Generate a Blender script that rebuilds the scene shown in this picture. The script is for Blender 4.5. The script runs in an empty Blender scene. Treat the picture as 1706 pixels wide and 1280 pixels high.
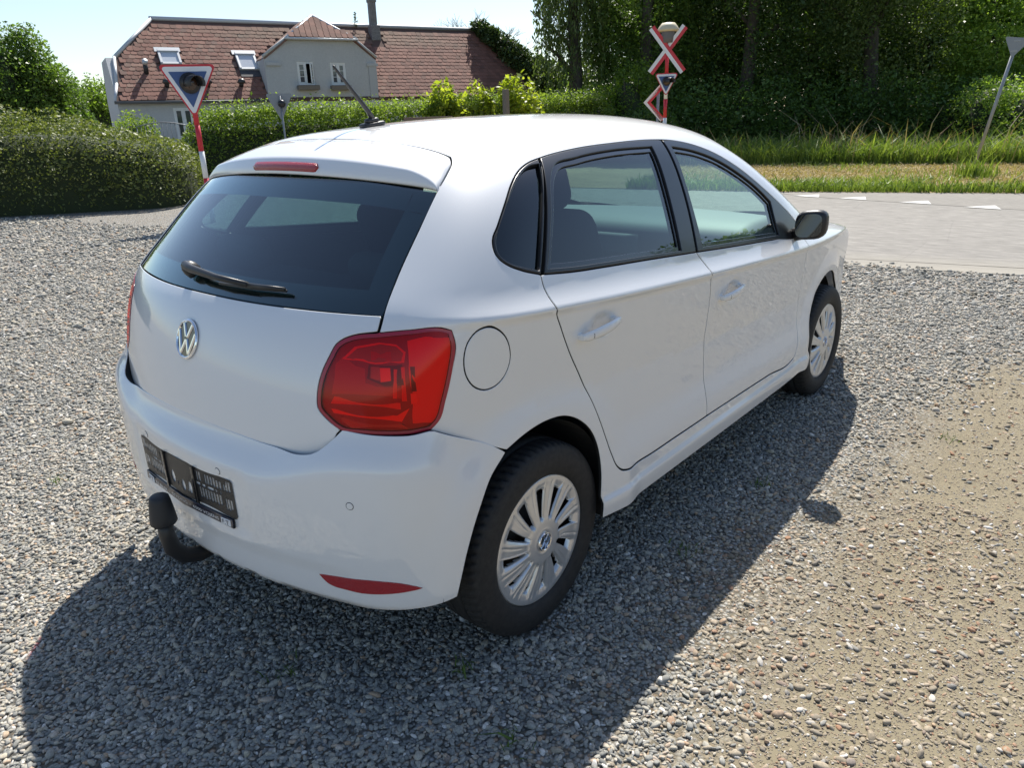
import bpy, bmesh, math, random
import numpy as np
from mathutils import Vector, Matrix, noise
from mathutils.geometry import delaunay_2d_cdt
S = bpy.context.scene
COL = S.collection
rng = np.random.default_rng(7)
random.seed(7)
R = math.radians

# ---------------------------------------------------------------- camera, sky, sun, exposure
CAM = np.array([-1.4576, -1.9552, 1.4660])
YAW, PITCH, ROLL, FPX = 0.707286, 0.348535, -0.032180, 1211.76
def cam_axes():
    cy, sy, cp, sp = math.cos(YAW), math.sin(YAW), math.cos(PITCH), math.sin(PITCH)
    f = np.array([cy*cp, sy*cp, -sp]); r = np.array([sy, -cy, 0]); u = np.cross(r, f)
    c, s = math.cos(ROLL), math.sin(ROLL)
    return c*r+s*u, -s*r+c*u, f
cr, cu, cf = cam_axes()
cam_data = bpy.data.cameras.new('camera'); cam = bpy.data.objects.new('camera', cam_data); COL.objects.link(cam)
cam_data.sensor_width = 36; cam_data.sensor_fit = 'HORIZONTAL'; cam_data.lens = FPX*36/1706
cam_data.clip_start = 0.05; cam_data.clip_end = 2000
M = Matrix(((cr[0], cu[0], -cf[0], CAM[0]), (cr[1], cu[1], -cf[1], CAM[1]), (cr[2], cu[2], -cf[2], CAM[2]), (0, 0, 0, 1)))
cam.matrix_world = M
S.camera = cam

SUN_AZ, SUN_EL = math.atan2(.385, .70), R(51.5)       # direction towards the sun, seen from the ground
world = bpy.data.worlds.new('World'); S.world = world; world.use_nodes = True
wn = world.node_tree; bgn = wn.nodes['Background']
sky = wn.nodes.new('ShaderNodeTexSky'); sky.sky_type = 'NISHITA'; sky.sun_disc = False
sky.sun_elevation = SUN_EL; sky.sun_rotation = R(90)-SUN_AZ
sky.air_density = 1.0; sky.dust_density = 0.6; sky.ozone_density = 1.0
wn.links.new(sky.outputs[0], bgn.inputs[0]); bgn.inputs[1].default_value = 0.098
sun_data = bpy.data.lights.new('sun', 'SUN'); sun = bpy.data.objects.new('sun', sun_data); COL.objects.link(sun)
sun_data.energy = 5.0; sun_data.angle = R(0.53); sun_data.color = (1.0, .95, .87)
sd = Vector((math.cos(SUN_AZ)*math.cos(SUN_EL), math.sin(SUN_AZ)*math.cos(SUN_EL), math.sin(SUN_EL)))
sun.rotation_euler = sd.to_track_quat('Z', 'Y').to_euler(); sun.location = (0, 0, 30)
S.view_settings.view_transform = 'Standard'; S.view_settings.look = 'None'
S.view_settings.exposure = 0.68; S.view_settings.gamma = 1; S.view_settings.use_curve_mapping = False
S.cycles.max_bounces = 10; S.cycles.transparent_max_bounces = 24; S.cycles.caustics_reflective = False; S.cycles.caustics_refractive = False

# horizontal view basis used to lay out the surroundings (d metres ahead of the parking spot, l metres to the right)
AX = np.array([math.cos(YAW), math.sin(YAW), 0]); BX = np.array([math.sin(YAW), -math.cos(YAW), 0])
def ahead(d, l, z=0.0):
    q = CAM*np.array([1, 1, 0]) + AX*d + BX*l; return Vector((q[0], q[1], z))

# ---------------------------------------------------------------- helpers
def link(o, parent=None):
    COL.objects.link(o)
    if parent is not None: o.parent = parent
    return o
def tag(o, label=None, cat=None, group=None, kind=None):
    if label: o['label'] = label
    if cat: o['category'] = cat
    if group: o['group'] = group
    if kind: o['kind'] = kind
    return o
def empty(name, loc=(0, 0, 0), rz=0.0, parent=None):
    o = bpy.data.objects.new(name, None); o.location = loc; o.rotation_euler = (0, 0, rz); o.empty_display_size = .2
    return link(o, parent)
def mesh_obj(name, verts, faces, mat, parent=None, smooth=False, normals=None, mats=None, midx=None):
    me = bpy.data.meshes.new(name)
    me.from_pydata([tuple(v) for v in verts], [], [tuple(f) for f in faces]); me.update()
    for m in (mats or [mat]): me.materials.append(m)
    if midx is not None: me.polygons.foreach_set('material_index', np.array(midx, dtype=np.int32))
    if smooth: me.polygons.foreach_set('use_smooth', np.ones(len(me.polygons), dtype=bool))
    if normals is not None: me.normals_split_custom_set_from_vertices([tuple(n) for n in normals])
    return link(bpy.data.objects.new(name, me), parent)
def bm_obj(name, bm, mat, parent=None, smooth=False, mats=None):
    bmesh.ops.recalc_face_normals(bm, faces=bm.faces)
    me = bpy.data.meshes.new(name); bm.to_mesh(me); bm.free()
    for m in (mats or [mat]): me.materials.append(m)
    if smooth: me.polygons.foreach_set('use_smooth', np.ones(len(me.polygons), dtype=bool))
    return link(bpy.data.objects.new(name, me), parent)
def quads_obj(name, V, mat, parent=None, tris=False, col=None):
    """V: (n,4,3) or (n,3,3) separate faces, fast"""
    n, k = V.shape[:2]
    me = bpy.data.meshes.new(name)
    me.vertices.add(n*k); me.vertices.foreach_set('co', V.reshape(-1).astype(np.float32))
    me.loops.add(n*k); me.loops.foreach_set('vertex_index', np.arange(n*k, dtype=np.int32))
    me.polygons.add(n); me.polygons.foreach_set('loop_start', np.arange(0, n*k, k, dtype=np.int32))
    me.polygons.foreach_set('loop_total', np.full(n, k, dtype=np.int32))
    me.update(calc_edges=True); me.materials.append(mat)
    return link(bpy.data.objects.new(name, me), parent)
def box_bm(bm, c, s, bevel=0.0, rot=None, seg=2):
    r = bmesh.ops.create_cube(bm, size=1.0); vs = r['verts']
    bmesh.ops.scale(bm, vec=s, verts=vs)
    if bevel > 0:
        es = list({e for v in vs for e in v.link_edges})
        b = bmesh.ops.bevel(bm, geom=es, offset=bevel, segments=seg, affect='EDGES', profile=.5)
        vs = [v for v in b['verts']] + [v for v in vs if v.is_valid]
        vs = list({v for v in vs if v.is_valid})
    if rot is not None: bmesh.ops.rotate(bm, cent=(0, 0, 0), matrix=rot, verts=vs)
    bmesh.ops.translate(bm, vec=c, verts=vs)
    return vs
def box(name, c, s, mat, parent=None, bevel=0.0, rot=None, smooth=False):
    bm = bmesh.new(); box_bm(bm, c, s, bevel, rot); return bm_obj(name, bm, mat, parent, smooth)
def tube_bm(bm, pts, rad, seg=12, caps=True):
    pts = [Vector(p) for p in pts]; rad = rad if hasattr(rad, '__len__') else [rad]*len(pts)
    rings = []; prev = None
    for i, p in enumerate(pts):
        t = (pts[min(i+1, len(pts)-1)]-pts[max(i-1, 0)]).normalized()
        a = prev if prev is not None else (Vector((0, 0, 1)) if abs(t.z) < .9 else Vector((1, 0, 0)))
        u = (a - t*a.dot(t)).normalized(); w = t.cross(u); prev = u
        rings.append([bm.verts.new(p+(u*math.cos(k*2*math.pi/seg)+w*math.sin(k*2*math.pi/seg))*rad[i]) for k in range(seg)])
    for a, b in zip(rings, rings[1:]):
        for k in range(seg): bm.faces.new((a[k], a[(k+1) % seg], b[(k+1) % seg], b[k]))
    if caps:
        bm.faces.new(rings[0][::-1]); bm.faces.new(rings[-1])
def tube(name, pts, rad, mat, parent=None, seg=12, smooth=True):
    bm = bmesh.new(); tube_bm(bm, pts, rad, seg); return bm_obj(name, bm, mat, parent, smooth)
def lathe(name, prof, mat, parent=None, seg=48, axis='Y', center=(0, 0, 0), smooth=True, fn=None, close=False):
    """prof: list of (radius, along)"""
    n = len(prof); V = []; Fs = []
    for i in range(seg):
        a = 2*math.pi*i/seg
        for j, (r, h) in enumerate(prof):
            rr, hh = (r, h) if fn is None else fn(r, h, a, j)
            if axis == 'Y': V.append((center[0]+rr*math.cos(a), center[1]+hh, center[2]+rr*math.sin(a)))
            elif axis == 'Z': V.append((center[0]+rr*math.cos(a), center[1]+rr*math.sin(a), center[2]+hh))
            else: V.append((center[0]+hh, center[1]+rr*math.cos(a), center[2]+rr*math.sin(a)))
    for i in range(seg):
        i2 = (i+1) % seg
        for j in range(n-1): Fs.append((i*n+j, i*n+j+1, i2*n+j+1, i2*n+j))
    o = mesh_obj(name, V, Fs, mat, parent, smooth)
    bm = bmesh.new(); bm.from_mesh(o.data); bmesh.ops.remove_doubles(bm, verts=bm.verts, dist=1e-5)
    bmesh.ops.recalc_face_normals(bm, faces=bm.faces); bm.to_mesh(o.data); bm.free()
    return o

# ---------------------------------------------------------------- materials
def mat(name, col=(.5, .5, .5), rough=.5, metal=0.0, coat=0.0, spec=.5):
    m = bpy.data.materials.new(name); m.use_nodes = True; b = m.node_tree.nodes['Principled BSDF']
    b.inputs['Base Color'].default_value = (*col, 1); b.inputs['Roughness'].default_value = rough
    b.inputs['Metallic'].default_value = metal; b.inputs['Coat Weight'].default_value = coat
    b.inputs['Coat Roughness'].default_value = .02; b.inputs['Specular IOR Level'].default_value = spec
    return m
class G:
    """tiny node-graph helper"""
    def __init__(s, m): s.m = m; s.t = m.node_tree; s.b = s.t.nodes.get('Principled BSDF')
    def n(s, typ, **kw):
        x = s.t.nodes.new(typ)
        for k, v in kw.items():
            if k.startswith('i_'):
                key = k[2:]; key = int(key) if key.isdigit() else key.replace('_', ' ')
                x.inputs[key].default_value = v
            else: setattr(x, k, v)
        return x
    def l(s, a, b): s.t.links.new(a, b)
    def ramp(s, fac, stops):
        r = s.n('ShaderNodeValToRGB'); e = r.color_ramp.elements
        while len(e) > 1: e.remove(e[0])
        e[0].position = stops[0][0]; e[0].color = (*stops[0][1], 1)
        for p, c in stops[1:]:
            k = e.new(p); k.color = (*c, 1)
        s.l(fac, r.inputs[0]); return r.outputs[0]
    def noise(s, scale, detail=4, rough=.6, vec=None, out=0):
        x = s.n('ShaderNodeTexNoise', i_Scale=scale, i_Detail=detail, i_Roughness=rough)
        if vec is not None: s.l(vec, x.inputs['Vector'])
        return x.outputs[out]
    def pos(s): return s.n('ShaderNodeNewGeometry').outputs['Position']
    def mix(s, a, b, fac, mode='MIX'):
        x = s.n('ShaderNodeMix', data_type='RGBA', blend_type=mode)
        for sock, v in ((x.inputs[0], fac), (x.inputs[6], a), (x.inputs[7], b)):
            if hasattr(v, 'is_linked') or hasattr(v, 'links'): s.l(v, sock)
            elif isinstance(v, tuple): sock.default_value = (*v, 1)
            else: sock.default_value = v
        return x.outputs[2]
    def math(s, op, a, b=0.0, clamp=False):
        x = s.n('ShaderNodeMath', operation=op, use_clamp=clamp)
        for sock, v in ((x.inputs[0], a), (x.inputs[1], b)):
            if hasattr(v, 'links'): s.l(v, sock)
            else: sock.default_value = v
        return x.outputs[0]
    def bump(s, h, strength=.3, dist=.01):
        x = s.n('ShaderNodeBump', i_Strength=strength, i_Distance=dist); s.l(h, x.inputs['Height']); s.l(x.outputs[0], s.b.inputs['Normal'])

PAINT = mat('white_paint', (.80, .80, .80), .45, 0, 1.0)
PAINT.node_tree.nodes['Principled BSDF'].inputs['Coat IOR'].default_value = 1.6
g = G(PAINT); nz = g.noise(900, 2, .5); g.l(g.math('ADD', g.math('MULTIPLY', nz, .06), .42), g.b.inputs['Roughness'])
dz = g.n('ShaderNodeSeparateXYZ'); g.l(g.pos(), dz.inputs[0])
dirt = g.math('MULTIPLY', g.math('SUBTRACT', .55, dz.outputs[2], True), g.math('MULTIPLY', g.noise(14, 5, .7), .55), True)
g.l(g.mix((.80, .80, .80), (.50, .46, .40), dirt), g.b.inputs['Base Color'])
GLOSSBLACK = mat('gloss_black', (.012, .013, .015), .12, 0, .6)
TRIM = mat('window_trim_black', (.010, .011, .013), .30, 0, .15)
RUBBER = mat('black_rubber', (.022, .022, .024), .55)
BLACKPLASTIC = mat('black_plastic', (.02, .02, .021), .42)
g = G(BLACKPLASTIC); g.bump(g.noise(700, 2), .15, .001)
DARK = mat('dark_underside', (.012, .012, .012), .9)
LINING = mat('cabin_lining', (.06, .063, .068), .9)
HEADLINER = mat('headliner', (.30, .30, .29), .95)
FABRIC = mat('seat_fabric', (.032, .034, .038), .95)
g = G(FABRIC); g.bump(g.noise(500, 2), .4, .002)
DASH = mat('dashboard_plastic', (.20, .205, .21), .6)
SILVER = mat('hubcap_silver', (.66, .67, .68), .30, .6, .3)
CHROME = mat('chrome', (.85, .85, .86), .06, 1.0)
TYRE = mat('tyre_rubber', (.016, .016, .017), .72)
g = G(TYRE); tn = g.noise(30, 5, .7); g.l(g.ramp(tn, [(.35, (.012, .012, .013)), (.7, (.028, .027, .026))]), g.b.inputs['Base Color']); g.bump(g.noise(260, 3), .25, .002)
def glass(name, tint, refl=1.0):
    m = bpy.data.materials.new(name); m.use_nodes = True; t = m.node_tree; t.nodes.clear()
    out = t.nodes.new('ShaderNodeOutputMaterial'); mx = t.nodes.new('ShaderNodeMixShader')
    tr = t.nodes.new('ShaderNodeBsdfTransparent'); tr.inputs[0].default_value = (*tint, 1)
    gl = t.nodes.new('ShaderNodeBsdfGlossy'); gl.inputs[0].default_value = (1, 1, 1, 1); gl.inputs['Roughness'].default_value = .006
    fr = t.nodes.new('ShaderNodeFresnel'); fr.inputs[0].default_value = 1.62
    mu = t.nodes.new('ShaderNodeMath'); mu.operation = 'MULTIPLY'; mu.inputs[1].default_value = refl; mu.use_clamp = True
    ge = t.nodes.new('ShaderNodeNewGeometry'); bk = t.nodes.new('ShaderNodeMix'); bk.data_type = 'FLOAT'; bk.inputs[3].default_value = .07
    t.links.new(fr.outputs[0], mu.inputs[0]); t.links.new(mu.outputs[0], bk.inputs[2]); t.links.new(ge.outputs['Backfacing'], bk.inputs[0]); t.links.new(bk.outputs[0], mx.inputs[0])
    t.links.new(tr.outputs[0], mx.inputs[1]); t.links.new(gl.outputs[0], mx.inputs[2]); t.links.new(mx.outputs[0], out.inputs[0])
    return m
GLASS_REAR = glass('privacy_glass', (.46, .68, .68), 1.6)
GLASS_SIDE = glass('dark_side_glass', (.22, .34, .35), 1.15)
GLASS_FRONT = glass('clear_green_glass', (.70, .86, .80), 1.2)
GLASS_HOUSE = mat('house_glass', (.05, .06, .07), .04, 0, 0, .9)
RED_LENS = glass('red_lens', (1.0, .16, .13), .45)
RED_BRIGHT = mat('lamp_red_bright', (1.0, .045, .03), .3, 0, .3)
RED_DARK = mat('lamp_red_dark', (.13, .008, .010), .3, 0, .5)
g = G(RED_DARK); g.bump(g.noise(120, 2), .3, .003)
LAMP_SMOKE = mat('lamp_smoke', (.42, .30, .26), .25, .5, .5)
RED_HOT = mat('lamp_red_hot', (1.0, .11, .05), .2, .2, .4)
RED_MID = mat('lamp_red_mid', (.48, .025, .025), .3, .2, .5)
gg_ = G(RED_BRIGHT); gg_.bump(gg_.n('ShaderNodeTexVoronoi', i_Scale=320.0).outputs[0], .35, .002)
LAMP_EDGE = mat('lamp_edge', (.34, .012, .035), .2, 0, .4)
REFLECTOR = mat('red_reflector', (.42, .012, .016), .25, 0, .7)
g = G(REFLECTOR); v = g.n('ShaderNodeTexVoronoi', i_Scale=260.0); g.bump(v.outputs[0], .5, .002)

# ---------------------------------------------------------------- car body as one smooth field F(x,y,z)=0
def interp(xs, ys):
    xs = np.array(xs, float); ys = np.array(ys, float); n = len(xs); h = np.diff(xs)
    A = np.eye(n); b = np.zeros(n)
    for i in range(1, n-1):
        A[i, i-1] = h[i-1]; A[i, i] = 2*(h[i-1]+h[i]); A[i, i+1] = h[i]; b[i] = 6*((ys[i+1]-ys[i])/h[i]-(ys[i]-ys[i-1])/h[i-1])
    m = np.linalg.solve(A, b)
    s0 = (ys[1]-ys[0])/h[0]-h[0]*m[1]/6; s1 = (ys[-1]-ys[-2])/h[-1]+h[-1]*m[-2]/6
    def f(x):
        x = np.asarray(x, float); xc = np.clip(x, xs[0], xs[-1])
        i = np.clip(np.searchsorted(xs, xc)-1, 0, n-2); t0 = xs[i]; t1 = xs[i+1]; H = t1-t0
        a = (t1-xc)/H; c = (xc-t0)/H
        v = a*ys[i]+c*ys[i+1]+((a**3-a)*m[i]+(c**3-c)*m[i+1])*H*H/6
        return v+np.where(x < xs[0], (x-xs[0])*s0, 0)+np.where(x > xs[-1], (x-xs[-1])*s1, 0)
    return f
def smax(a, b, k):
    h = np.maximum(k-np.abs(a-b), 0)/k
    return np.maximum(a, b)+h*h*h*k/6
def smin(a, b, k): return -smax(-a, -b, k)
def sst(t):
    t = np.clip(t, 0, 1); return t*t*t*(t*(6*t-15)+10)
def softp(s, w):                       # max(s,0) rounded over +-w
    return np.where(s > w, s, np.where(s < -w, 0, (s+w)**2/(4*w)))
Xr = interp([.2, .45, .60, .72, .92, 1.04, 1.10, 1.33, 1.43, 1.5], [-.60, -.603, -.603, -.595, -.553, -.487, -.428, -.19, -.087, -.01])
Tc = interp([-.3, -.064, .153, .5, .95, 1.3, 1.6, 2.2], [1.375, 1.432, 1.458, 1.479, 1.487, 1.474, 1.43, 1.28])
def zc(x): return .998-.085*x+.012*x*x
def crown(y):
    y2 = y*y; return .25*y2+.08*y2*y2
def side(x, z):
    s = z-zc(x)
    Yc = .840-.045*np.maximum(.4-x, 0)**2-.060*np.maximum(x-1.7, 0)**2
    up = softp(s, .010); up = .36*up+.27*up*up+.014*(1-(1-np.clip(up/.06, 0, 1))**2)
    d = np.maximum(-s, 0)
    low = .008*sst(d/.025)+.075*np.minimum(d, .26)-.05*np.clip(d-.26, 0, .2)+.10*np.maximum(.30-z, 0)
    w = sst((x-.15)/.35)*sst((2.3-x)/.3)
    low = low-w*.024*sst((.56-z)/.20)
    fl = 0
    for cx in (0., 2.47):
        r = np.hypot(x-cx, z-.30); fl = fl+.013*sst((.50-r)/.12)
    dent = 0
    for hx, hz in ((.285, .893), (1.20, .822)):     # finger hollows behind the door handles
        dent = dent+.020*(1-sst(np.hypot((x-hx)/.085, (z-hz)/.055)))
    return Yc-up-low+fl*sst((-s)/.03)-dent+sst((x-.17)/.07)*sst((2.20-x)/.06)*.011*sst((.340-z)/.028)
def rear_bumper_x(y, z):
    ay = np.abs(y)
    ztop = .705+.075*sst((ay-.30)/.4)
    bulge = .050*sst((ztop+.02-z)/.13)
    rec = .006*sst((.345-ay)/.07)*sst((z-.41)/.05)*sst((.64-z)/.05)       # recess behind the plate
    lowr = .004*sst((.42-z)/.04)*sst((.66-ay)/.1)                           # step above the lower lip
    tuck = 1.3*np.maximum(.315-z, 0)**1.5
    return Xr(z)+crown(y)-bulge+rec+lowr+tuck
def F(P, bumper=False):
    x, y, z = P[..., 0], np.abs(P[..., 1]), P[..., 2]
    sd = (y-side(x, z)-(.013*sst((np.minimum(.560-.571*x,.78)-z)/.15)*sst((-x-.15)/.2) if bumper else 0))*.97
    if bumper: rr = (rear_bumper_x(y, z)-x)*.95
    else: rr = (Xr(z)+crown(y)-x)*.80
    f = smax(sd, rr, .20 if bumper else .24)
    if not bumper: f = smax(f, z-(Tc(x)-.16*y*y-.25*y**4), .13)
    ws = (x-(2.275-1.62*(z-.985))+.20*y*y)*.53
    hood = z-(.985-.085*(x-2.0)-.12*np.maximum(x-2.5, 0)**2-.06*y*y)
    nose = x-(3.29-.42*y*y-.2*np.maximum(z-.55, 0)**2)
    f = smax(f, smin(ws, smax(hood, nose, .12), .10), .10)
    f = smax(f, (.288+.025*sst((x+.45)/.3) if bumper else .20)-z, .05)
    return f
def grad(P, bumper=False, e=2e-4):
    E = np.eye(3)*e
    gr = np.stack([F(P+E[i], bumper)-F(P-E[i], bumper) for i in range(3)], -1)
    return gr/np.linalg.norm(gr, axis=-1, keepdims=True)
def march(O, D, t1, bumper=False, n=48):
    m = len(O); lo = np.zeros(m); hi = np.full(m, t1); hit = np.zeros(m, bool)
    ts = np.linspace(0, t1, n)
    for a, b in zip(ts[:-1], ts[1:]):
        idx = np.where(~hit)[0]
        if not len(idx): break
        f = F(O[idx]+D[idx]*b, bumper); k = idx[f <= 0]
        lo[k] = a; hi[k] = b; hit[k] = True
    for _ in range(22):
        mid = (lo+hi)/2; f = F(O+D*mid[:, None], bumper); lo = np.where(f > 0, mid, lo); hi = np.where(f > 0, hi, mid)
    return O+D*hi[:, None]
# ray families: 'A' round the long axis of the car, 'R' round an upright axis behind the seats, 'N' the nose
ZA, KA, XC, KR, XN = .78, .78, .25, .80, 2.2
def fam_inv(fam, P):
    P = np.atleast_2d(P)
    if fam == 'A': return np.stack([P[:, 0], KA*np.arctan2(-P[:, 1], P[:, 2]-ZA)], 1)
    if fam == 'R': return np.stack([KR*np.arctan2(-P[:, 1], XC-P[:, 0]), P[:, 2]], 1)
    return np.stack([KR*np.arctan2(P[:, 1], P[:, 0]-XN), P[:, 2]], 1)
def fam_pts(fam, st, bumper=False):
    s, t = st[:, 0], st[:, 1]; Z = np.zeros(len(s))
    if fam == 'A':
        th = t/KA; D = np.stack([Z, np.sin(th), -np.cos(th)], 1); O = np.stack([s, Z, Z+ZA], 1)-D*1.4
        return march(O, D, 1.39, bumper)
    if fam == 'R':
        ph = s/KR; D = np.stack([np.cos(ph), np.sin(ph), Z], 1); O = np.stack([Z+XC, Z, t], 1)-D*1.4
        return march(O, D, 1.39, bumper)
    ph = s/KR; D = np.stack([-np.cos(ph), -np.sin(ph), Z], 1); O = np.stack([Z+XN, Z, t], 1)-D*1.5
    return march(O, D, 1.49, bumper)
def on_side(pts, sgn=-1, bumper=False):
    """(x,z) seen from the side -> points on the body"""
    pts = np.array(pts, float); O = np.stack([pts[:, 0], np.full(len(pts), sgn*1.2), pts[:, 1]], 1)
    return march(O, np.tile([0, -sgn*1., 0], (len(pts), 1)), 1.19, bumper)
def on_rear(pts, bumper=False):
    """(y,z) seen from behind -> points on the body"""
    pts = np.array(pts, float); O = np.stack([np.full(len(pts), -1.2), pts[:, 0], pts[:, 1]], 1)
    return march(O, np.tile([1., 0, 0], (len(pts), 1)), 1.6, bumper)
def smooth_loop(P, step, closed=True):
    """Catmull-Rom through the points, sharp where the outline turns hard"""
    P = np.asarray(P, float); n = len(P); out = []
    def tang(i):
        a, b, c = P[(i-1) % n], P[i], P[(i+1) % n]
        u = b-a; v = c-b; lu, lv = np.linalg.norm(u)+1e-9, np.linalg.norm(v)+1e-9
        if np.dot(u, v)/(lu*lv) < .775: return None
        return (u/lu*lv+v/lv*lu)/(lu+lv)
    T = [tang(i) for i in range(n)]
    for i in range(n if closed else n-1):
        j = (i+1) % n; a, b = P[i], P[j]; L = np.linalg.norm(b-a)
        k = max(1, int(math.ceil(L/step)))
        chord = (b-a)/max(L, 1e-9)
        ta = (T[i] if T[i] is not None and (closed or 0 < i) else chord)*L; tb = (T[j] if T[j] is not None and (closed or j < n-1) else chord)*L
        for q in range(k):
            t = q/k; t2, t3 = t*t, t*t*t
            out.append((2*t3-3*t2+1)*a+(t3-2*t2+t)*ta+(-2*t3+3*t2)*b+(t3-t2)*tb)
    if not closed: out.append(P[-1])
    return np.array(out)
def inset(L, dist):
    """move a closed 2D loop inwards by dist"""
    area = .5*np.sum(L[:, 0]*np.roll(L[:, 1], -1)-np.roll(L[:, 0], -1)*L[:, 1]); sg = 1 if area > 0 else -1
    a, c = np.roll(L, 1, 0), np.roll(L, -1, 0)
    def nrm(d): d = d/np.maximum(np.linalg.norm(d, axis=1, keepdims=True), 1e-9); return np.stack([-d[:, 1], d[:, 0]], 1)*sg
    n1, n2 = nrm(L-a), nrm(c-L); m = n1+n2; m /= np.maximum(np.linalg.norm(m, axis=1, keepdims=True), 1e-6)
    k = np.clip(1/np.maximum((m*n1).sum(1, keepdims=True), .35), 1, 2)
    return L+m*k*dist
def inside(L, Q):
    x, y = Q[:, 0], Q[:, 1]; r = np.zeros(len(Q), bool); A = L; B = np.roll(L, -1, 0)
    for (x1, y1), (x2, y2) in zip(A, B):
        c = (y1 > y) != (y2 > y)
        if y1 != y2: r ^= c & (x < (x2-x1)*(y-y1)/(y2-y1)+x1)
    return r
def near(L, Q, d):
    r = np.zeros(len(Q), bool)
    for i in range(0, len(L), 400):
        blk = L[i:i+400]; r |= (((Q[:, None, :]-blk[None])**2).sum(2) < d*d).any(1)
    return r
def patch(name, outline, fam, mat_, parent=None, h=.025, gap=.0020, lip=.012, off=0.0, holes=(), bumper=False, feats=(), rnd=.0018, flip=False, hole_gap=None, closed_smooth=True):
    st = smooth_loop(fam_inv(fam, np.array(outline)), h*.55) if closed_smooth else fam_inv(fam, np.array(outline))
    loops = [inset(st, gap+(rnd if lip > 0 and gap > 0 else 0))]
    for H in holes:
        hs = smooth_loop(fam_inv(fam, np.array(H)), h*.55); loops.append(inset(hs, -(gap+(rnd if lip > 0 and gap > 0 else 0) if hole_gap is None else hole_gap)))
    lo, hi = loops[0].min(0), loops[0].max(0)
    gx, gy = np.meshgrid(np.arange(lo[0]+h/2, hi[0], h), np.arange(lo[1]+h/2, hi[1], h*.87)); gx[1::2] += h/2
    Q = np.stack([gx.ravel(), gy.ravel()], 1)
    def ok(Q):
        r = inside(loops[0], Q)
        for L in loops[1:]: r &= ~inside(L, Q)
        return r
    Q = Q[ok(Q)]
    for L in loops: Q = Q[~near(L, Q, h*.5)]
    FQ = []
    for ft in feats:
        fq = smooth_loop(fam_inv(fam, np.array(ft)), h*.7, False); fq = fq[ok(fq)]
        for L in loops: fq = fq[~near(L, fq, h*.3)] if len(fq) else fq
        if len(fq): FQ.append(fq)
    for fq in FQ: Q = Q[~near(fq, Q, h*.45)]
    if FQ: Q = np.concatenate([Q]+FQ)
    V = []; Ed = []; rng_ = []
    for L in loops:
        b = len(V); V += [tuple(q) for q in L]; k = len(L); Ed += [(b+i, b+(i+1) % k) for i in range(k)]; rng_.append((b, k))
    V += [tuple(q) for q in Q]
    co, _, fa, vo, _, _ = delaunay_2d_cdt([Vector(v) for v in V], Ed, [], 0, 1e-7)
    co = np.array([tuple(c) for c in co]); fa = np.array([f for f in fa if len(f) == 3])
    cen = co[fa].mean(1); fa = fa[ok(cen)]
    P = fam_pts(fam, co, bumper); N = grad(P, bumper)
    P2 = P+N*off
    # winding
    a, b, c = P[fa[:, 0]], P[fa[:, 1]], P[fa[:, 2]]
    w = (np.cross(b-a, c-a)*N[fa[:, 0]]).sum(1) < 0
    fa[w] = fa[w][:, ::-1]
    VV = list(P2); NN = list(N); FF = [tuple(f) for f in fa]; MI = [0]*len(FF)
    if lip > 0:
        inv = {}
        for i, lst in enumerate(vo):
            for o in lst: inv[o] = i
        for (b, k) in rng_:
            idx = [inv.get(b+i) for i in range(k)]; idx = [i for i in idx if i is not None]
            if len(idx) < 3: continue
            p = P2[idx]; nn = N[idx]; k = len(idx)
            tg = np.roll(p, -1, 0)-np.roll(p, 1, 0); out = np.cross(tg, nn); out /= np.maximum(np.linalg.norm(out, axis=1, keepdims=True), 1e-9)
            # make 'out' point away from the surface
            qs = co[idx]; mid = (qs+np.roll(qs, -1, 0))/2; d2 = np.roll(qs, -1, 0)-qs; d2 = np.stack([-d2[:, 1], d2[:, 0]], 1); d2 /= np.maximum(np.linalg.norm(d2, axis=1, keepdims=True), 1e-9)
            left_in = np.mean(ok(mid+d2*1e-3)) > .5
            tst = fam_pts(fam, mid[:1]+(d2[:1] if not left_in else -d2[:1])*2e-3, bumper)[0]-(P[idx[0]]+P[idx[1 % k]])/2
            if np.dot(tst, out[0]) < 0: out = -out
            rings = [(p, nn), (p+out*rnd*.8-nn*rnd*.35, nn*.6+out*.8), (p+out*rnd-nn*rnd*1.2, out), (p+out*rnd-nn*lip, out)]
            base = len(VV)
            for (rp, rn) in rings:
                VV += list(rp); NN += list(rn/np.linalg.norm(rn, axis=1, keepdims=True))
            for r_ in range(3):
                for i in range(k):
                    j = (i+1) % k; q = (base+r_*k+i, base+r_*k+j, base+(r_+1)*k+j, base+(r_+1)*k+i)
                    A_, B_, C_ = VV[q[0]], VV[q[1]], VV[q[2]]
                    if np.dot(np.cross(np.array(B_)-A_, np.array(C_)-A_), NN[q[3]]) < 0: q = q[::-1]
                    FF.append(q); MI.append(1 if r_ == 2 else 0)
    return mesh_obj(name, VV, FF, None, parent, True, NN, [mat_, DARK], MI)
def flipy(P): P = np.array(P, float); P[:, 1] *= -1; return P
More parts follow.
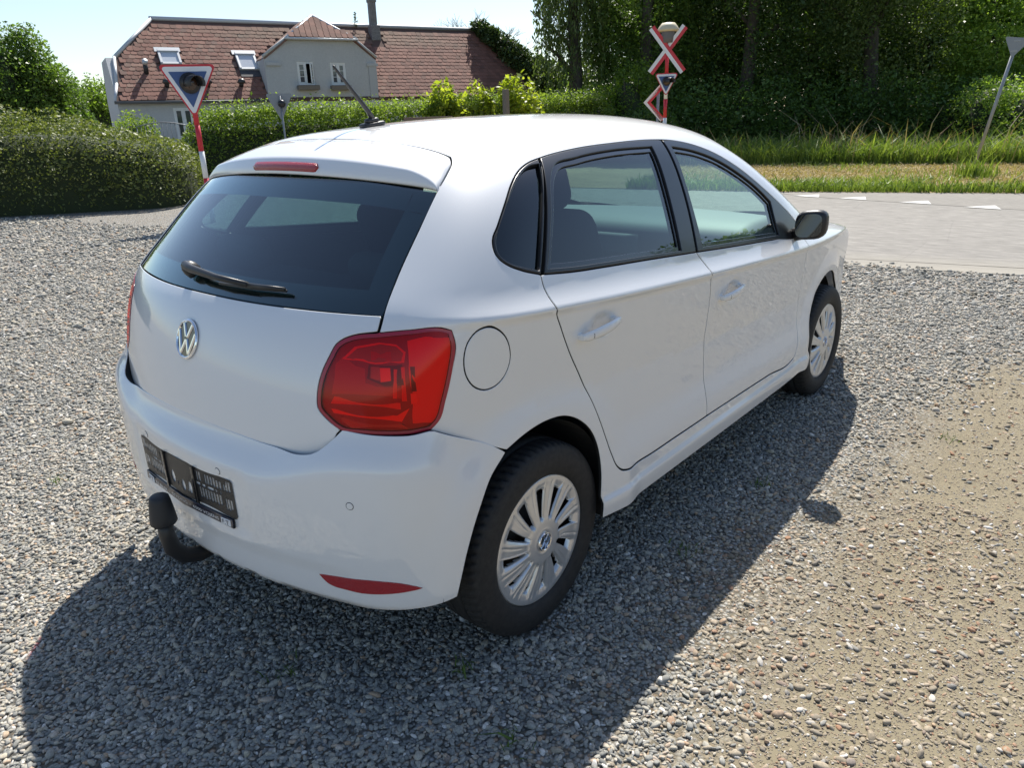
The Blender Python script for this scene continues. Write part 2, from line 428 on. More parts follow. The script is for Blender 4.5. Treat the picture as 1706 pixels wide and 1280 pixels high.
def mirror_copy(o, parent):
    """the same part on the other side of the car"""
    me = o.data.copy(); n = len(me.vertices); co = np.empty(n*3, np.float32); me.vertices.foreach_get('co', co); co = co.reshape(-1, 3)
    nv = np.empty(len(me.loops)*3, np.float32); me.corner_normals.foreach_get('vector', nv); nv = nv.reshape(-1, 3)
    lv = np.empty(len(me.loops), np.int32); me.loops.foreach_get('vertex_index', lv)
    vn = np.zeros((n, 3), np.float32); vn[lv] = nv
    co[:, 1] *= -1; vn[:, 1] *= -1
    faces = [tuple(p.vertices)[::-1] for p in me.polygons]; smooth = me.polygons[0].use_smooth; mats_ = list(me.materials); mi = [p.material_index for p in me.polygons]
    bpy.data.meshes.remove(me)
    return mesh_obj(o.name.split('.')[0], co, faces, None, parent, smooth, vn if smooth else None, mats_, mi)
# ---------------------------------------------------------------- ground, road, verge (see further down for plants)
def ground_sheet():
    m = mat('gravel_ground', rough=.95); g = G(m); P = g.pos(); sep = g.n('ShaderNodeSeparateXYZ'); g.l(P, sep.inputs[0])
    # bare, driven-on strip to the right of the car, loose grey stones elsewhere
    dx = g.math('SUBTRACT', g.math('MULTIPLY', sep.outputs[1], -1.0), 1.02)
    wob = g.math('MULTIPLY', g.math('SUBTRACT', g.noise(1.7, 4, .6), .5), .9)
    bare = g.math('MULTIPLY', g.math('ADD', dx, wob), 2.2, True)
    far = g.math('MULTIPLY', g.math('SUBTRACT', 4.1, g.math('ADD', sep.outputs[0], wob)), 1.2, True)
    bare = g.math('MULTIPLY', bare, far)
    bare2 = g.math('MULTIPLY', g.math('SUBTRACT', g.noise(.55, 3, .6), .60), 5, True)
    bare = g.math('MAXIMUM', bare, g.math('MULTIPLY', bare2, .55))
    v = g.n('ShaderNodeTexVoronoi', i_Scale=75.0); g.l(P, v.inputs['Vector'])
    hue = g.n('ShaderNodeSeparateColor'); g.l(v.outputs['Color'], hue.inputs[0])
    stone = g.ramp(hue.outputs[0], [(0, (.25, .255, .255)), (.35, (.38, .385, .37)), (.6, (.48, .47, .43)), (.8, (.54, .49, .40)), (.93, (.44, .31, .21)), (1, (.62, .61, .58))])
    crev = g.ramp(v.outputs['Distance'], [(.25, (1, 1, 1)), (.62, (.25, .24, .22))])
    stone = g.mix(stone, crev, 1.0, 'MULTIPLY')
    nn = g.noise(34, 8, .78); n2 = g.noise(3, 4, .6)
    dirt = g.ramp(nn, [(.30, (.165, .14, .094)), (.5, (.285, .245, .162)), (.72, (.41, .362, .255))])
    vs = g.n('ShaderNodeTexVoronoi', i_Scale=170.0); g.l(P, vs.inputs['Vector']); hs = g.n('ShaderNodeSeparateColor'); g.l(vs.outputs['Color'], hs.inputs[0])
    peb = g.ramp(hs.outputs[1], [(0, (.16, .15, .14)), (.3, (.30, .26, .20)), (.6, (.40, .35, .27)), (.8, (.33, .22, .15)), (.92, (.38, .37, .35)), (1, (.66, .63, .58))])
    pm = g.math('MULTIPLY', g.math('MULTIPLY', g.math('SUBTRACT', hs.outputs[0], .38), 6.0, True), g.math('MULTIPLY', g.math('SUBTRACT', .48, vs.outputs['Distance']), 5.0, True))
    dirt = g.mix(dirt, peb, pm)
    dirt = g.mix(dirt, g.ramp(n2, [(.3, (.66, .65, .64)), (.7, (1.15, 1.12, 1.05))]), 1.0, 'MULTIPLY')
    g.l(g.mix(stone, dirt, bare), g.b.inputs['Base Color'])
    hgt = g.mix(v.outputs['Distance'], g.math('SUBTRACT', nn, g.math('MULTIPLY', pm, .5)), bare)
    hgt2 = g.math('MULTIPLY', g.math('SUBTRACT', 1.0, hgt), 1.0)
    bp = g.n('ShaderNodeBump', i_Strength=.8, i_Distance=.012); g.l(hgt2, bp.inputs['Height']); g.l(bp.outputs[0], g.b.inputs['Normal'])
    s = 450
    V = [(-s, -s, 0), (s, -s, 0), (s, s, 0), (-s, s, 0)]
    return tag(mesh_obj('gravel_ground', V, [(0, 1, 2, 3)], m), kind='structure')
ground_sheet()

# ---------------------------------------------------------------- the car
car = empty('car')
tag(car, 'white five-door hatchback with red tail lamps parked on the gravel, seen from behind', 'car')
C = np.array
roofseam = C([(-.033, 0, 1.429), (-.030, -.12, 1.427), (-.022, -.282, 1.419), (-.008, -.391, 1.405), (.004, -.469, 1.389), (.008, -.509, 1.377)])
hatch_side = C([(.008, -.509, 1.377), (-.012, -.533, 1.365), (-.055, -.553, 1.337), (-.106, -.569, 1.303), (-.215, -.595, 1.205), (-.309, -.613, 1.111), (-.376, -.632, 1.037), (-.398, -.638, 1.003)])
lamp = C([(-.440, -.558, .983), (-.426, -.582, .993), (-.399, -.637, 1.001), (-.354, -.707, 1.009), (-.305, -.758, 1.010), (-.287, -.774, 1.002), (-.284, -.780, .968), (-.299, -.783, .914), (-.314, -.784, .872), (-.329, -.784, .836), (-.352, -.780, .786), (-.370, -.771, .769), (-.404, -.743, .765), (-.436, -.704, .765), (-.474, -.635, .767), (-.494, -.585, .770), (-.504, -.545, .793), (-.508, -.518, .819), (-.503, -.514, .844), (-.486, -.520, .902), (-.466, -.534, .945), (-.451, -.544, .971)])
seam = C([(-.365, -.774, .768), (-.357, -.778, .7635), (-.335, -.790, .7505), (-.280, -.813, .719), (-.215, -.832, .682), (-.155, -.845, .648)])
def arc(cx, cz, r, a0, a1, n):
    return [(cx+r*math.cos(R(a0+(a1-a0)*i/n)), cz+r*math.sin(R(a0+(a1-a0)*i/n))) for i in range(n+1)]
arch_r_xz = [(-.155, .648), (-.085, .671), (0, .680), (.09, .668), (.165, .629), (.225, .567), (.256, .49), (.264, .42), (.262, .34), (.262, .262)]
arch_f_xz = [(2.135, .262), (2.118, .36), (2.128, .43), (2.17, .53), (2.24, .61), (2.34, .66), (2.45, .675), (2.56, .66), (2.66, .60), (2.74, .51), (2.79, .40), (2.80, .32)]
arch_r = on_side(arch_r_xz); arch_f = on_side(arch_f_xz)
sill = on_side([(.5, .258), (1.0, .256), (1.6, .256)])
nose_edge = on_side([(2.96, .36), (3.0, .50), (3.02, .62)])
def on_top(pts):
    pts = np.array(pts, float); O = np.stack([pts[:, 0], pts[:, 1], np.full(len(pts), 1.7)], 1)
    return march(O, np.tile([0, 0, -1.], (len(pts), 1)), 1.6)
bonnet_edge = on_top([(3.02, -.55), (3.05, -.3), (3.06, 0)])
half = np.concatenate([roofseam, hatch_side[1:], lamp[2:11], seam, arch_r[1:], sill, arch_f, nose_edge, bonnet_edge])
other = flipy(half[1:-1])[::-1]
body_outline = np.concatenate([half, other])
# window band on the side (x,z)
dlo_low = [(-.080, 1.181), (-.088, 1.166), (-.090, 1.151), (-.084, 1.136), (-.068, 1.122), (-.031, 1.104), (.041, 1.081), (.171, 1.066), (.346, 1.052), (.549, 1.037), (.921, 1.008), (1.252, .982), (1.60, .957), (1.93, .932), (1.962, .938)]
dlo_top = [(1.955, .975), (1.899, 1.030), (1.846, 1.065), (1.688, 1.166), (1.539, 1.252), (1.389, 1.316), (1.234, 1.357), (1.074, 1.379), (.972, 1.384), (.688, 1.384), (.464, 1.377), (.282, 1.362), (.205, 1.351), (.138, 1.332), (.075, 1.301), (.026, 1.267), (-.045, 1.211)]
rdoor_rear = [(.041, 1.081), (.037, 1.058), (.046, 1.003), (.081, .930), (.128, .845), (.183, .761), (.228, .684), (.262, .606), (.290, .540), (.318, .470), (.342, .417), (.363, .397), (.395, .385)]
rdoor_bot = [(.514, .378), (.726, .375), (.96, .373)]
bline = [(.985, .373), (.990, .45), (.992, .55), (.993, .65), (.994, .75), (.993, .84), (.967, .94), (.921, 1.008)]
fdoor_bot = [(1.3, .368), (1.6, .362), (1.885, .354)]
fdoor_front = [(1.915, .362), (1.95, .40), (1.978, .46), (1.992, .54), (1.998, .65), (2.0, .80), (1.992, .88), (1.975, .925)]
door_hole = dlo_low[:6]+rdoor_rear+rdoor_bot+[(.985, .373)]+fdoor_bot+fdoor_front+dlo_top
hole_side = on_side(door_hole)
fuel = C([(-.122, .895), (-.139, .857), (-.172, .836), (-.211, .835), (-.245, .855), (-.264, .889), (-.266, .929), (-.253, .966), (-.228, .989), (-.196, .995), (-.158, .977), (-.130, .940)])
fuel3 = on_side(fuel)
ws_half = C([(1.50, 0, 0), (1.49, -.30, 0), (1.455, -.50, 0), (1.50, -.555, 0), (1.70, -.640, 0), (1.90, -.70, 0), (2.08, -.73, 0), (2.20, -.63, 0), (2.30, -.35, 0), (2.335, 0, 0)])
ws3 = on_top(ws_half[:, :2]); ws3 = np.concatenate([ws3, flipy(ws3[1:-1])[::-1]])
creases = [on_side([(x, zc(np.float64(x))+dz) for x in np.arange(-.32, 2.9, .1)]) for dz in (-.030, -.018, -.009, 0, .009, .018)]
creases_l = [flipy(c) for c in creases]
sills = [on_side([(x, z) for x in np.arange(.275, 2.11, .04)]) for z in (.345, .339, .333, .327, .321, .315, .309, .300, .290)]; sills += [flipy(c) for c in sills]
body_shell = patch('body_shell', body_outline, 'A', PAINT, car, h=.024, holes=[hole_side, flipy(hole_side), ws3, fuel3], feats=creases+creases_l+sills)
def both(fn):
    o = fn(); mirror_copy(o, o.parent); return o
# fuel flap, only on the right
patch('fuel_flap', fuel3, 'A', PAINT, car, h=.02, gap=.0014, feats=creases)
# doors: each an Empty carrying panel, trims, glass, handle
def side_patch(name, xz, m, parent, **k):
    return patch(name, on_side(xz), 'A', m, parent, **k)
quarter_xz = dlo_low[:7]+[(.262, 1.3595)]+dlo_top[-5:]
q_glass_in = [(-.064, 1.176), (-.071, 1.164), (-.073, 1.153), (-.068, 1.142), (-.054, 1.131), (-.008, 1.113), (.036, 1.100), (.108, 1.20), (.238, 1.340), (.205, 1.337), (.165, 1.327), (.131, 1.313), (.043, 1.264), (-.041, 1.200)]
q_glass = [tuple(v) for v in inset(np.array(q_glass_in), -.006)]
r_trim = [(.052, 1.079), (.171, 1.066), (.346, 1.052), (.549, 1.037), (.919, 1.008), (.962, 1.15), (1.018, 1.3815)]+dlo_top[8:11]+[(.282, 1.362), (.271, 1.3605)]
r_glass = [(.078, 1.091), (.176, 1.080), (.349, 1.066), (.549, 1.051), (.818, 1.030), (.845, 1.13), (.885, 1.27), (.917, 1.362), (.664, 1.364), (.435, 1.353), (.300, 1.336), (.270, 1.320), (.165, 1.205)]
f_trim = [(.931, 1.0075), (1.252, .982), (1.60, .957), (1.93, .932), (1.962, .938)]+dlo_top[:8]+[(1.030, 1.3805), (.974, 1.15)]
f_glass = [(.983, 1.019), (1.256, .999), (1.50, .981), (1.700, .966), (1.705, 1.03), (1.722, 1.10), (1.660, 1.148), (1.517, 1.230), (1.365, 1.294), (1.207, 1.335), (1.062, 1.356), (1.035, 1.27), (1.003, 1.13)]
HANDLES = {'rear': (.16, .35, .884, .898), 'front': (1.075, 1.262, .815, .829)}
def handle(parent, x0, x1, z0, z1, sgn):
    a, b = on_side([(x0, z0), (x1, z1)]); pts = []
    bm = bmesh.new(); n = 14; rings = []
    for i in range(n+1):
        t = i/n; p = a+(b-a)*t; out = .004+.026*math.sin(math.pi*min(1, max(0, .10+.8*t)))**.7; hgt = .012+.004*math.sin(math.pi*t)
        if i in (0, n): hgt *= .7; out *= .8
        ring = []
        for k in range(10):
            an = 2*math.pi*k/10; ring.append(bm.verts.new((p[0], (p[1]-out-.008*math.cos(an)), p[2]+hgt*math.sin(an))))
        rings.append(ring)
    for r0, r1 in zip(rings, rings[1:]):
        for k in range(10): bm.faces.new((r0[k], r0[(k+1) % 10], r1[(k+1) % 10], r1[k]))
    bm.faces.new(rings[0]); bm.faces.new(rings[-1][::-1])
    for i in (0, n):                                    # feet that join the handle to the door
        p = a+(b-a)*(.05 if i == 0 else .95); box_bm(bm, (p[0], p[1]-.008, p[2]), (.022, .03, .018), .004)
    o = bm_obj('door_handle', bm, PAINT, parent, True); return o
def lock_seam(parent, x, z):
    p = on_side([(x, z)])[0]
    return box('lock_cap', (p[0]-.004, p[1]-.030, p[2]), (.0014, .004, .013), DARK, parent)
def build_door(which):
    d = empty('rear_door' if which == 'rear' else 'front_door', parent=car)
    if which == 'rear':
        xz = rdoor_rear+rdoor_bot+bline+[(.549, 1.037), (.346, 1.052), (.171, 1.066)]
        tr, gl, gm = r_trim, r_glass, GLASS_SIDE
    else:
        xz = bline[::-1]+fdoor_bot+fdoor_front+[(1.93, .932), (1.60, .957), (1.252, .982)]
        tr, gl, gm = f_trim, f_glass, GLASS_FRONT
    parts = [side_patch('door_panel', xz, PAINT, d, h=.02, feats=creases)]
    parts.append(side_patch('window_trim', tr, TRIM, d, h=.025, gap=.001, off=.001, holes=[on_side(gl)], lip=.02, rnd=.003))
    ins = inset(np.array(gl), .010)
    parts.append(side_patch('window_seal', [tuple(q) for q in inset(np.array(gl), .0)], GLOSSBLACK, d, h=.025, gap=-.001, off=-.006, holes=[on_side(ins)], lip=.01))
    parts.append(side_patch('side_window', gl, gm, d, h=.04, gap=-.004, off=-.011, lip=0))
    parts.append(handle(d, *HANDLES[which], -1))
    parts.append(lock_seam(d, HANDLES[which][0]+.04, HANDLES[which][2]+.002))
    # inner door card
    card = [q for q in xz if q[1] < 1.0]
    parts.append(side_patch('door_lining', xz, LINING, d, h=.06, off=-.045, lip=0))
    parts.append(side_patch('pillar_lining', tr, LINING, d, h=.05, gap=-.01, off=-.028, holes=[on_side(gl)], lip=0))
    d2 = empty(d.name.split('.')[0], parent=car)
    for o in parts: mirror_copy(o, d2)
    return d, d2
rd, rd2 = build_door('rear'); fd, fd2 = build_door('front')
qw = empty('quarter_window', parent=car)
qp = [side_patch('window_trim', quarter_xz, TRIM, qw, h=.02, gap=.001, off=.001, holes=[on_side(q_glass)], lip=.02, rnd=.003),
      side_patch('side_window', q_glass, GLASS_SIDE, qw, h=.03, gap=-.004, off=-.009, lip=0)]
qw2 = empty('quarter_window', parent=car)
for o in qp: mirror_copy(o, qw2)
windscreen = patch('windscreen', ws3, 'A', GLASS_FRONT, car, h=.05, gap=-.006, off=-.006, lip=0)
patch('windscreen_surround', ws3, 'A', GLOSSBLACK, car, h=.04, gap=-.004, off=-.009, lip=0, holes=[np.concatenate([(lambda q: q)(on_top(np.stack([.5*(ws_half[:, 0]-1.85)*1.86+1.85, ws_half[:, 1]*.93], 1))), flipy(on_top(np.stack([.5*(ws_half[1:-1, 0]-1.85)*1.86+1.85, ws_half[1:-1, 1]*.93], 1)))[::-1]])])
patch('roof_lining', np.concatenate([C([(.02, 0, 0)]), C([(.05, -.50, 0), (.06, -.56, 0), (.3, -.60, 0), (.9, -.62, 0), (1.3, -.60, 0), (1.44, -.5, 0), (1.47, 0, 0)])]) if False else np.concatenate([on_top([(.0, 0), (.02, -.48), (.2, -.56), (.6, -.585), (1.0, -.585), (1.3, -.565), (1.43, -.48), (1.47, 0)]), flipy(on_top([(.02, -.48), (.2, -.56), (.6, -.585), (1.0, -.585), (1.3, -.565), (1.43, -.48)]))[::-1]]), 'A', HEADLINER, car, h=.06, off=-.035, lip=0)
cq = [(.02, 1.33), (-.06, 1.28), (-.2, 1.18), (-.3, 1.05), (-.3, .95), (0, .95), (.06, 1.06), (-.03, 1.10), (-.09, 1.14), (-.09, 1.17), (.03, 1.27), (.14, 1.335), (.26, 1.363), (.26, 1.375), (.1, 1.375)]
both(lambda: side_patch('pillar_lining', cq, LINING, car, h=.05, off=-.03, lip=0))

# ---- tailgate
gate = empty('tailgate', parent=car)
lamp_left_edge = lamp[15:][::1]                       # bottom-left corner up to top-left corner of the lamp
glass_bot_h = C([(-.376, -.632, 1.039), (-.443, -.414, 1.039), (-.470, -.273, 1.039), (-.487, -.049, 1.040)])
hb = on_rear([(-.580, .768), (-.563, .738), (-.540, .708), (-.506, .689), (-.473, .682), (-.443, .680), (-.386, .683), (-.230, .693), (0, .699)])
right = np.concatenate([C([(-.487, 0, 1.040)]), glass_bot_h[::-1][1:], hatch_side[-1:], lamp[:2][::-1] if False else lamp[[1, 0]], lamp[::-1][:7], hb])
gate_outline = np.concatenate([right, flipy(right[1:-1])[::-1]])
cz = [on_rear([(y, z) for y in np.arange(-.60, .601, .05)]) for z in (1.028, 1.034)]
gp_ = patch('tailgate_panel', gate_outline, 'R', PAINT, gate, h=.022, feats=cz)
gl_right = np.concatenate([C([(-.185, 0, 1.334)]), on_rear([(-.2, 1.332), (-.4, 1.322)]), hatch_side[3:7], glass_bot_h[1:], C([(-.487, 0, 1.040)])])
gl_outline = np.concatenate([gl_right, flipy(gl_right[1:-1])[::-1]])
patch('rear_window', gl_outline, 'R', GLASS_REAR, gate, h=.035, gap=.002, off=-.004, lip=0)
gi = inset(fam_inv('R', gl_outline), .045); gi_s = smooth_loop(inset(fam_inv('R', gl_outline), .05), .04)
patch('window_border', gl_outline, 'R', GLOSSBLACK, gate, h=.03, gap=.002, off=-.008, lip=0, holes=[fam_pts('R', inset(smooth_loop(fam_inv('R', gl_outline), .06), .055))])
patch('tailgate_lining', np.concatenate([right[1:], flipy(right[1:-1])[::-1]]), 'R', LINING, gate, h=.06, off=-.05, lip=0)
# spoiler
def spoiler():
    path = np.concatenate([roofseam, hatch_side[1:4]]); A = smooth_loop(path, .02, False)
    A[:, 0] += .0; n = len(A); s = np.linspace(0, 1, n)
    # equal arc fractions
    L = np.r_[0, np.cumsum(np.linalg.norm(np.diff(A, axis=0), axis=1))]; L /= L[-1]
    ss = np.linspace(0, 1, 46); A = np.stack([np.interp(ss, L, A[:, i]) for i in range(3)], 1)
    NA = grad(A)
    A = A-np.stack([0*ss, 0*ss, 0*ss], 1)
    tip = A[-1]
    yE = .573*np.sin(ss*math.pi/2*.999)/math.sin(math.pi/2*.999)*1.0
    yE = .573*(1-(1-ss)**1.0*np.ones_like(ss)); yE = .573*ss
    E = np.stack([-.165+.20*yE**2, -yE, 1.384-.125*yE**2-.06*yE**4], 1)
    B = np.stack([-.189+.25*yE**2, -yE, 1.335-.10*yE**2], 1)
    k = sst((ss-.80)/.20)[:, None]
    E = E*(1-k)+(tip+np.array([-.004, 0, .004]))*k; B = B*(1-k)+(tip+np.array([-.002, 0, -.004]))*k
    Gd = on_rear(B[:, 1:]); Gd = Gd+np.array([.02, 0, .012])
    secs = []
    for a, na, e_, b_, g_ in zip(A, NA, E, B, Gd):
        m1 = a*.66+e_*.34+na*.003*np.linalg.norm(a-e_)/.15; m2 = a*.33+e_*.67+na*.004*np.linalg.norm(a-e_)/.15
        lipv = (e_-a); lipv = lipv/max(np.linalg.norm(lipv), 1e-6); dn = (b_-e_); dl = np.linalg.norm(dn); dn = dn/max(dl, 1e-6); r_ = min(.007, dl*.3)
        c0 = a+(-na)*.012
        secs.append([c0, a-na*.002+lipv*.0022, a+lipv*.004, m1, m2, e_-lipv*r_*1.2, e_-lipv*r_*.4+dn*r_*.15, e_+dn*r_*.9, e_*.5+b_*.5, b_-dn*r_*.8, b_+lipv*-r_*.6, g_])
    secs = np.array(secs); right_ = secs; left_ = flipy(secs.reshape(-1, 3)).reshape(secs.shape)[::-1][:-1]
    allS = np.concatenate([left_, right_]); n, m, _ = allS.shape
    F_ = [(i*m+j, i*m+j+1, (i+1)*m+j+1, (i+1)*m+j) for i in range(n-1) for j in range(m-1)]
    o = mesh_obj('spoiler', allS.reshape(-1, 3), F_, PAINT, gate, True)
    bm = bmesh.new(); bm.from_mesh(o.data); bmesh.ops.recalc_face_normals(bm, faces=bm.faces); bm.to_mesh(o.data); bm.free()
    # brake light on the rear face
    bl = []; ys = np.linspace(-.165, .165, 40)
    for y in ys:
        t = abs(y)/.165; e_ = np.array([-.165+.20*y*y, y, 1.384-.125*y*y]); b_ = np.array([-.189+.25*y*y, y, 1.335-.10*y*y]); d_ = b_-e_
        rd_ = math.sqrt(max(0, 1-max(0, (t-.90)/.10)**2)) if t > .9 else 1.0
        lo_, hi_ = .26+.0, .80; md = (lo_+hi_)/2; lo_ = md-(md-lo_)*max(rd_, .06); hi_ = md+(hi_-md)*max(rd_, .06)
        nrm = np.cross(d_, [0, 1, 0]); nrm /= np.linalg.norm(nrm); nrm = nrm if nrm[0] < 0 else -nrm
        bl.append([e_+d_*lo_+nrm*-.002, e_+d_*(lo_+.03)+nrm*.0025, e_+d_*md+nrm*.0045, e_+d_*(hi_-.03)+nrm*.0025, e_+d_*hi_+nrm*-.002])
    bl = np.array(bl); n, m, _ = bl.shape
    F_ = [(i*m+j, i*m+j+1, (i+1)*m+j+1, (i+1)*m+j) for i in range(n-1) for j in range(m-1)]
    mesh_obj('brake_light', bl.reshape(-1, 3), F_, REFLECTOR, gate, True)
spoiler()
# emblem: ring with a V above a W
def emblem(name, parent, centre, nrm, up, rad, ringw=.14):
    nrm = np.array(nrm, float); nrm /= np.linalg.norm(nrm); up = np.array(up, float); up -= nrm*np.dot(up, nrm); up /= np.linalg.norm(up); rt = np.cross(up, nrm)
    centre = np.array(centre, float); W = lambda u, v, w: tuple(centre+(rt*u+up*v)*rad+nrm*w)
    bm = bmesh.new()
    # backing disc
    n = 40
    back = [bm.verts.new(W(.97*math.cos(2*math.pi*i/n), .97*math.sin(2*math.pi*i/n), .002)) for i in range(n)]; f = bm.faces.new(back); f.material_index = 1
    prof = [(1.0, 0), (1.0, .003), (.965, .0052), (1-ringw*.5, .006), (1-ringw+.03, .0052), (1-ringw, .002)]
    rings = [[bm.verts.new(W(r*math.cos(2*math.pi*i/n), r*math.sin(2*math.pi*i/n), h)) for r, h in prof] for i in range(n)]
    for i in range(n):
        a, b = rings[i], rings[(i+1) % n]
        for j in range(len(prof)-1): bm.faces.new((a[j], a[j+1], b[j+1], b[j]))
    def stroke(p, q, w=.085):
        p = np.array(p); q = np.array(q); d = (q-p)/np.linalg.norm(q-p); s = np.array([-d[1], d[0]])*w
        lo = [bm.verts.new(W(*(p+s), .002)), bm.verts.new(W(*(p-s), .002)), bm.verts.new(W(*(q-s), .002)), bm.verts.new(W(*(q+s), .002))]
        s = s*.55
        hi = [bm.verts.new(W(*(p+s), .0055)), bm.verts.new(W(*(p-s), .0055)), bm.verts.new(W(*(q-s), .0055)), bm.verts.new(W(*(q+s), .0055))]
        bm.faces.new(hi)
        for i in range(4): bm.faces.new((lo[i], lo[(i+1) % 4], hi[(i+1) % 4], hi[i]))
    stroke((-.40, .76), (-.06, .10)); stroke((.40, .76), (.06, .10))
    stroke((-.78, .36), (-.36, -.72)); stroke((-.36, -.72), (-.03, -.02)); stroke((.03, -.02), (.36, -.72)); stroke((.36, -.72), (.78, .36))
    me = bpy.data.meshes.new(name); bmesh.ops.recalc_face_normals(bm, faces=bm.faces); bm.to_mesh(me); bm.free()
    me.materials.append(CHROME); me.materials.append(GLOSSBLACK)
    return link(bpy.data.objects.new(name, me), parent)
pe = on_rear([(0, .919)]); ne = grad(pe)[0]
emblem('emblem', gate, pe[0]+ne*.001, ne, (0, 0, 1), .056)
# wiper
wp = on_rear([(.100, 1.078), (.06, 1.073), (-.08, 1.067), (-.208, 1.066), (-.335, 1.069), (.152, 1.089)]); wnn = grad(wp)
bm = bmesh.new()
tube_bm(bm, [wp[0]+wnn[0]*.002, wp[0]+wnn[0]*.020, wp[0]+wnn[0]*.034, wp[0]+wnn[0]*.042], [.023, .023, .018, .008], 18)
tube_bm(bm, [wp[0]+wnn[0]*.028+np.array([0, .022, 0]), wp[0]+wnn[0]*.034, wp[1]+wnn[1]*.036, wp[2]+wnn[2]*.032, wp[3]+wnn[3]*.022], [.009, .014, .012, .009, .007], 14)
tube_bm(bm, [wp[3]+wnn[3]*.020, wp[4]+wnn[4]*.014], [.0065, .005], 10)
bm_obj('wiper_arm', bm, BLACKPLASTIC, gate, True)
bm = bmesh.new(); tube_bm(bm, [wp[2]+wnn[2]*.006+np.array([0, .02, -.004]), wp[3]+wnn[3]*.006, wp[4]+wnn[4]*.006], [.004, .005, .004], 8)
bm_obj('wiper_blade', bm, RUBBER, gate, True)

# ---- tail lamps
def tail_lamp():
    t = empty('tail_lamp', parent=car)
    st = fam_inv('R', lamp); fs = smooth_loop(st, .02)
    def fp(uv): return fam_pts('R', np.array(uv))
    lo, hi = st.min(0), st.max(0)
    def U(u, v): return (hi[0]+(lo[0]-hi[0])*u, lo[1]+(hi[1]-lo[1])*v)      # u to the car's right, v up
    flipu = lambda u: 1-u
    o = []
    o.append(patch('lamp_housing', lamp, 'R', LAMP_EDGE, t, h=.02, gap=.002, off=-.005, lip=.014))
    # outer border ring of the lens
    inner = inset(fs, .008)
    o.append(patch('lens_border', lamp, 'R', LAMP_EDGE, t, h=.014, gap=.0004, off=.0015, holes=[fam_pts('R', inner)], lip=.006, hole_gap=0, rnd=.0012))
    o.append(patch('lens', fam_pts('R', inner), 'R', RED_LENS, t, h=.022, gap=-.001, off=.0012, lip=0, closed_smooth=False))
    # reflector blocks below the lens (u 0 = inner edge next to the tailgate, 1 = outer edge)
    uu = lambda u: lo[0]+(hi[0]-lo[0])*u
    vv = lambda v: lo[1]+(hi[1]-lo[1])*v
    def block(name, uv, m, off, lip=.004):
        q = np.array([(uu(a), vv(b)) for a, b in uv]); q = q[[inside(inner, q[i:i+1])[0] or True for i in range(len(q))]]
        o.append(patch(name, fam_pts('R', q), 'R', m, t, h=.02, gap=.0, off=off, lip=lip, closed_smooth=False))
    block('side_reflector', [(.675, .10), (.86, .06), (.93, .30), (.965, .60), (.97, .90), (.80, .93), (.68, .90), (.675, .6)], RED_BRIGHT, -.0035)
    block('side_divider', [(.685, .42), (.685, .66), (.71, .66), (.71, .42)], RED_DARK, -.0030)
    block('side_glint', [(.675, .30), (.675, .40), (.712, .40), (.712, .30)], RED_HOT, -.0030)
    block('middle_field', [(.11, .37), (.15, .66), (.21, .74), (.30, .66), (.37, .64), (.37, .50), (.62, .46), (.62, .35)], RED_MID, -.0044)
    block('bowl_rim', [(.20, .715), (.30, .835), (.48, .885), (.60, .87), (.66, .80), (.645, .70), (.45, .685)], RED_BRIGHT, -.0040)
    block('upper_bowl', [(.235, .725), (.32, .82), (.49, .868), (.595, .852), (.642, .79), (.625, .715), (.45, .70)], LAMP_SMOKE, -.0034)
    block('bowl_light', [(.42, .725), (.42, .80), (.56, .80), (.56, .725)], RED_MID, -.0031)
    block('bulb_window', [(.385, .55), (.40, .67), (.625, .675), (.63, .49), (.50, .485)], RED_DARK, -.0038)
    block('bulb_smoke', [(.41, .555), (.415, .66), (.475, .66), (.475, .53)], LAMP_SMOKE, -.0033)
    block('bulb_glow', [(.48, .52), (.48, .65), (.545, .65), (.545, .535)], RED_HOT, -.0030)
    block('prism_strip', [(.555, .36), (.575, .64), (.59, .64), (.575, .36)], RED_BRIGHT, -.0031)
    block('prism_strip', [(.615, .33), (.625, .66), (.64, .66), (.64, .33)], RED_BRIGHT, -.0031)
    block('light_bar', [(.10, .275), (.13, .350), (.60, .315), (.60, .25)], RED_BRIGHT, -.0032)
    block('light_bar', [(.10, .225), (.12, .185), (.60, .125), (.66, .26), (.57, .19)], RED_HOT, -.0030)
    block('reversing_lens', [(.185, .105), (.17, .15), (.60, .10), (.65, .045), (.25, .05)], LAMP_SMOKE, -.0032)
    t2 = empty('tail_lamp', parent=car)
    for q in o: mirror_copy(q, t2)
tail_lamp()

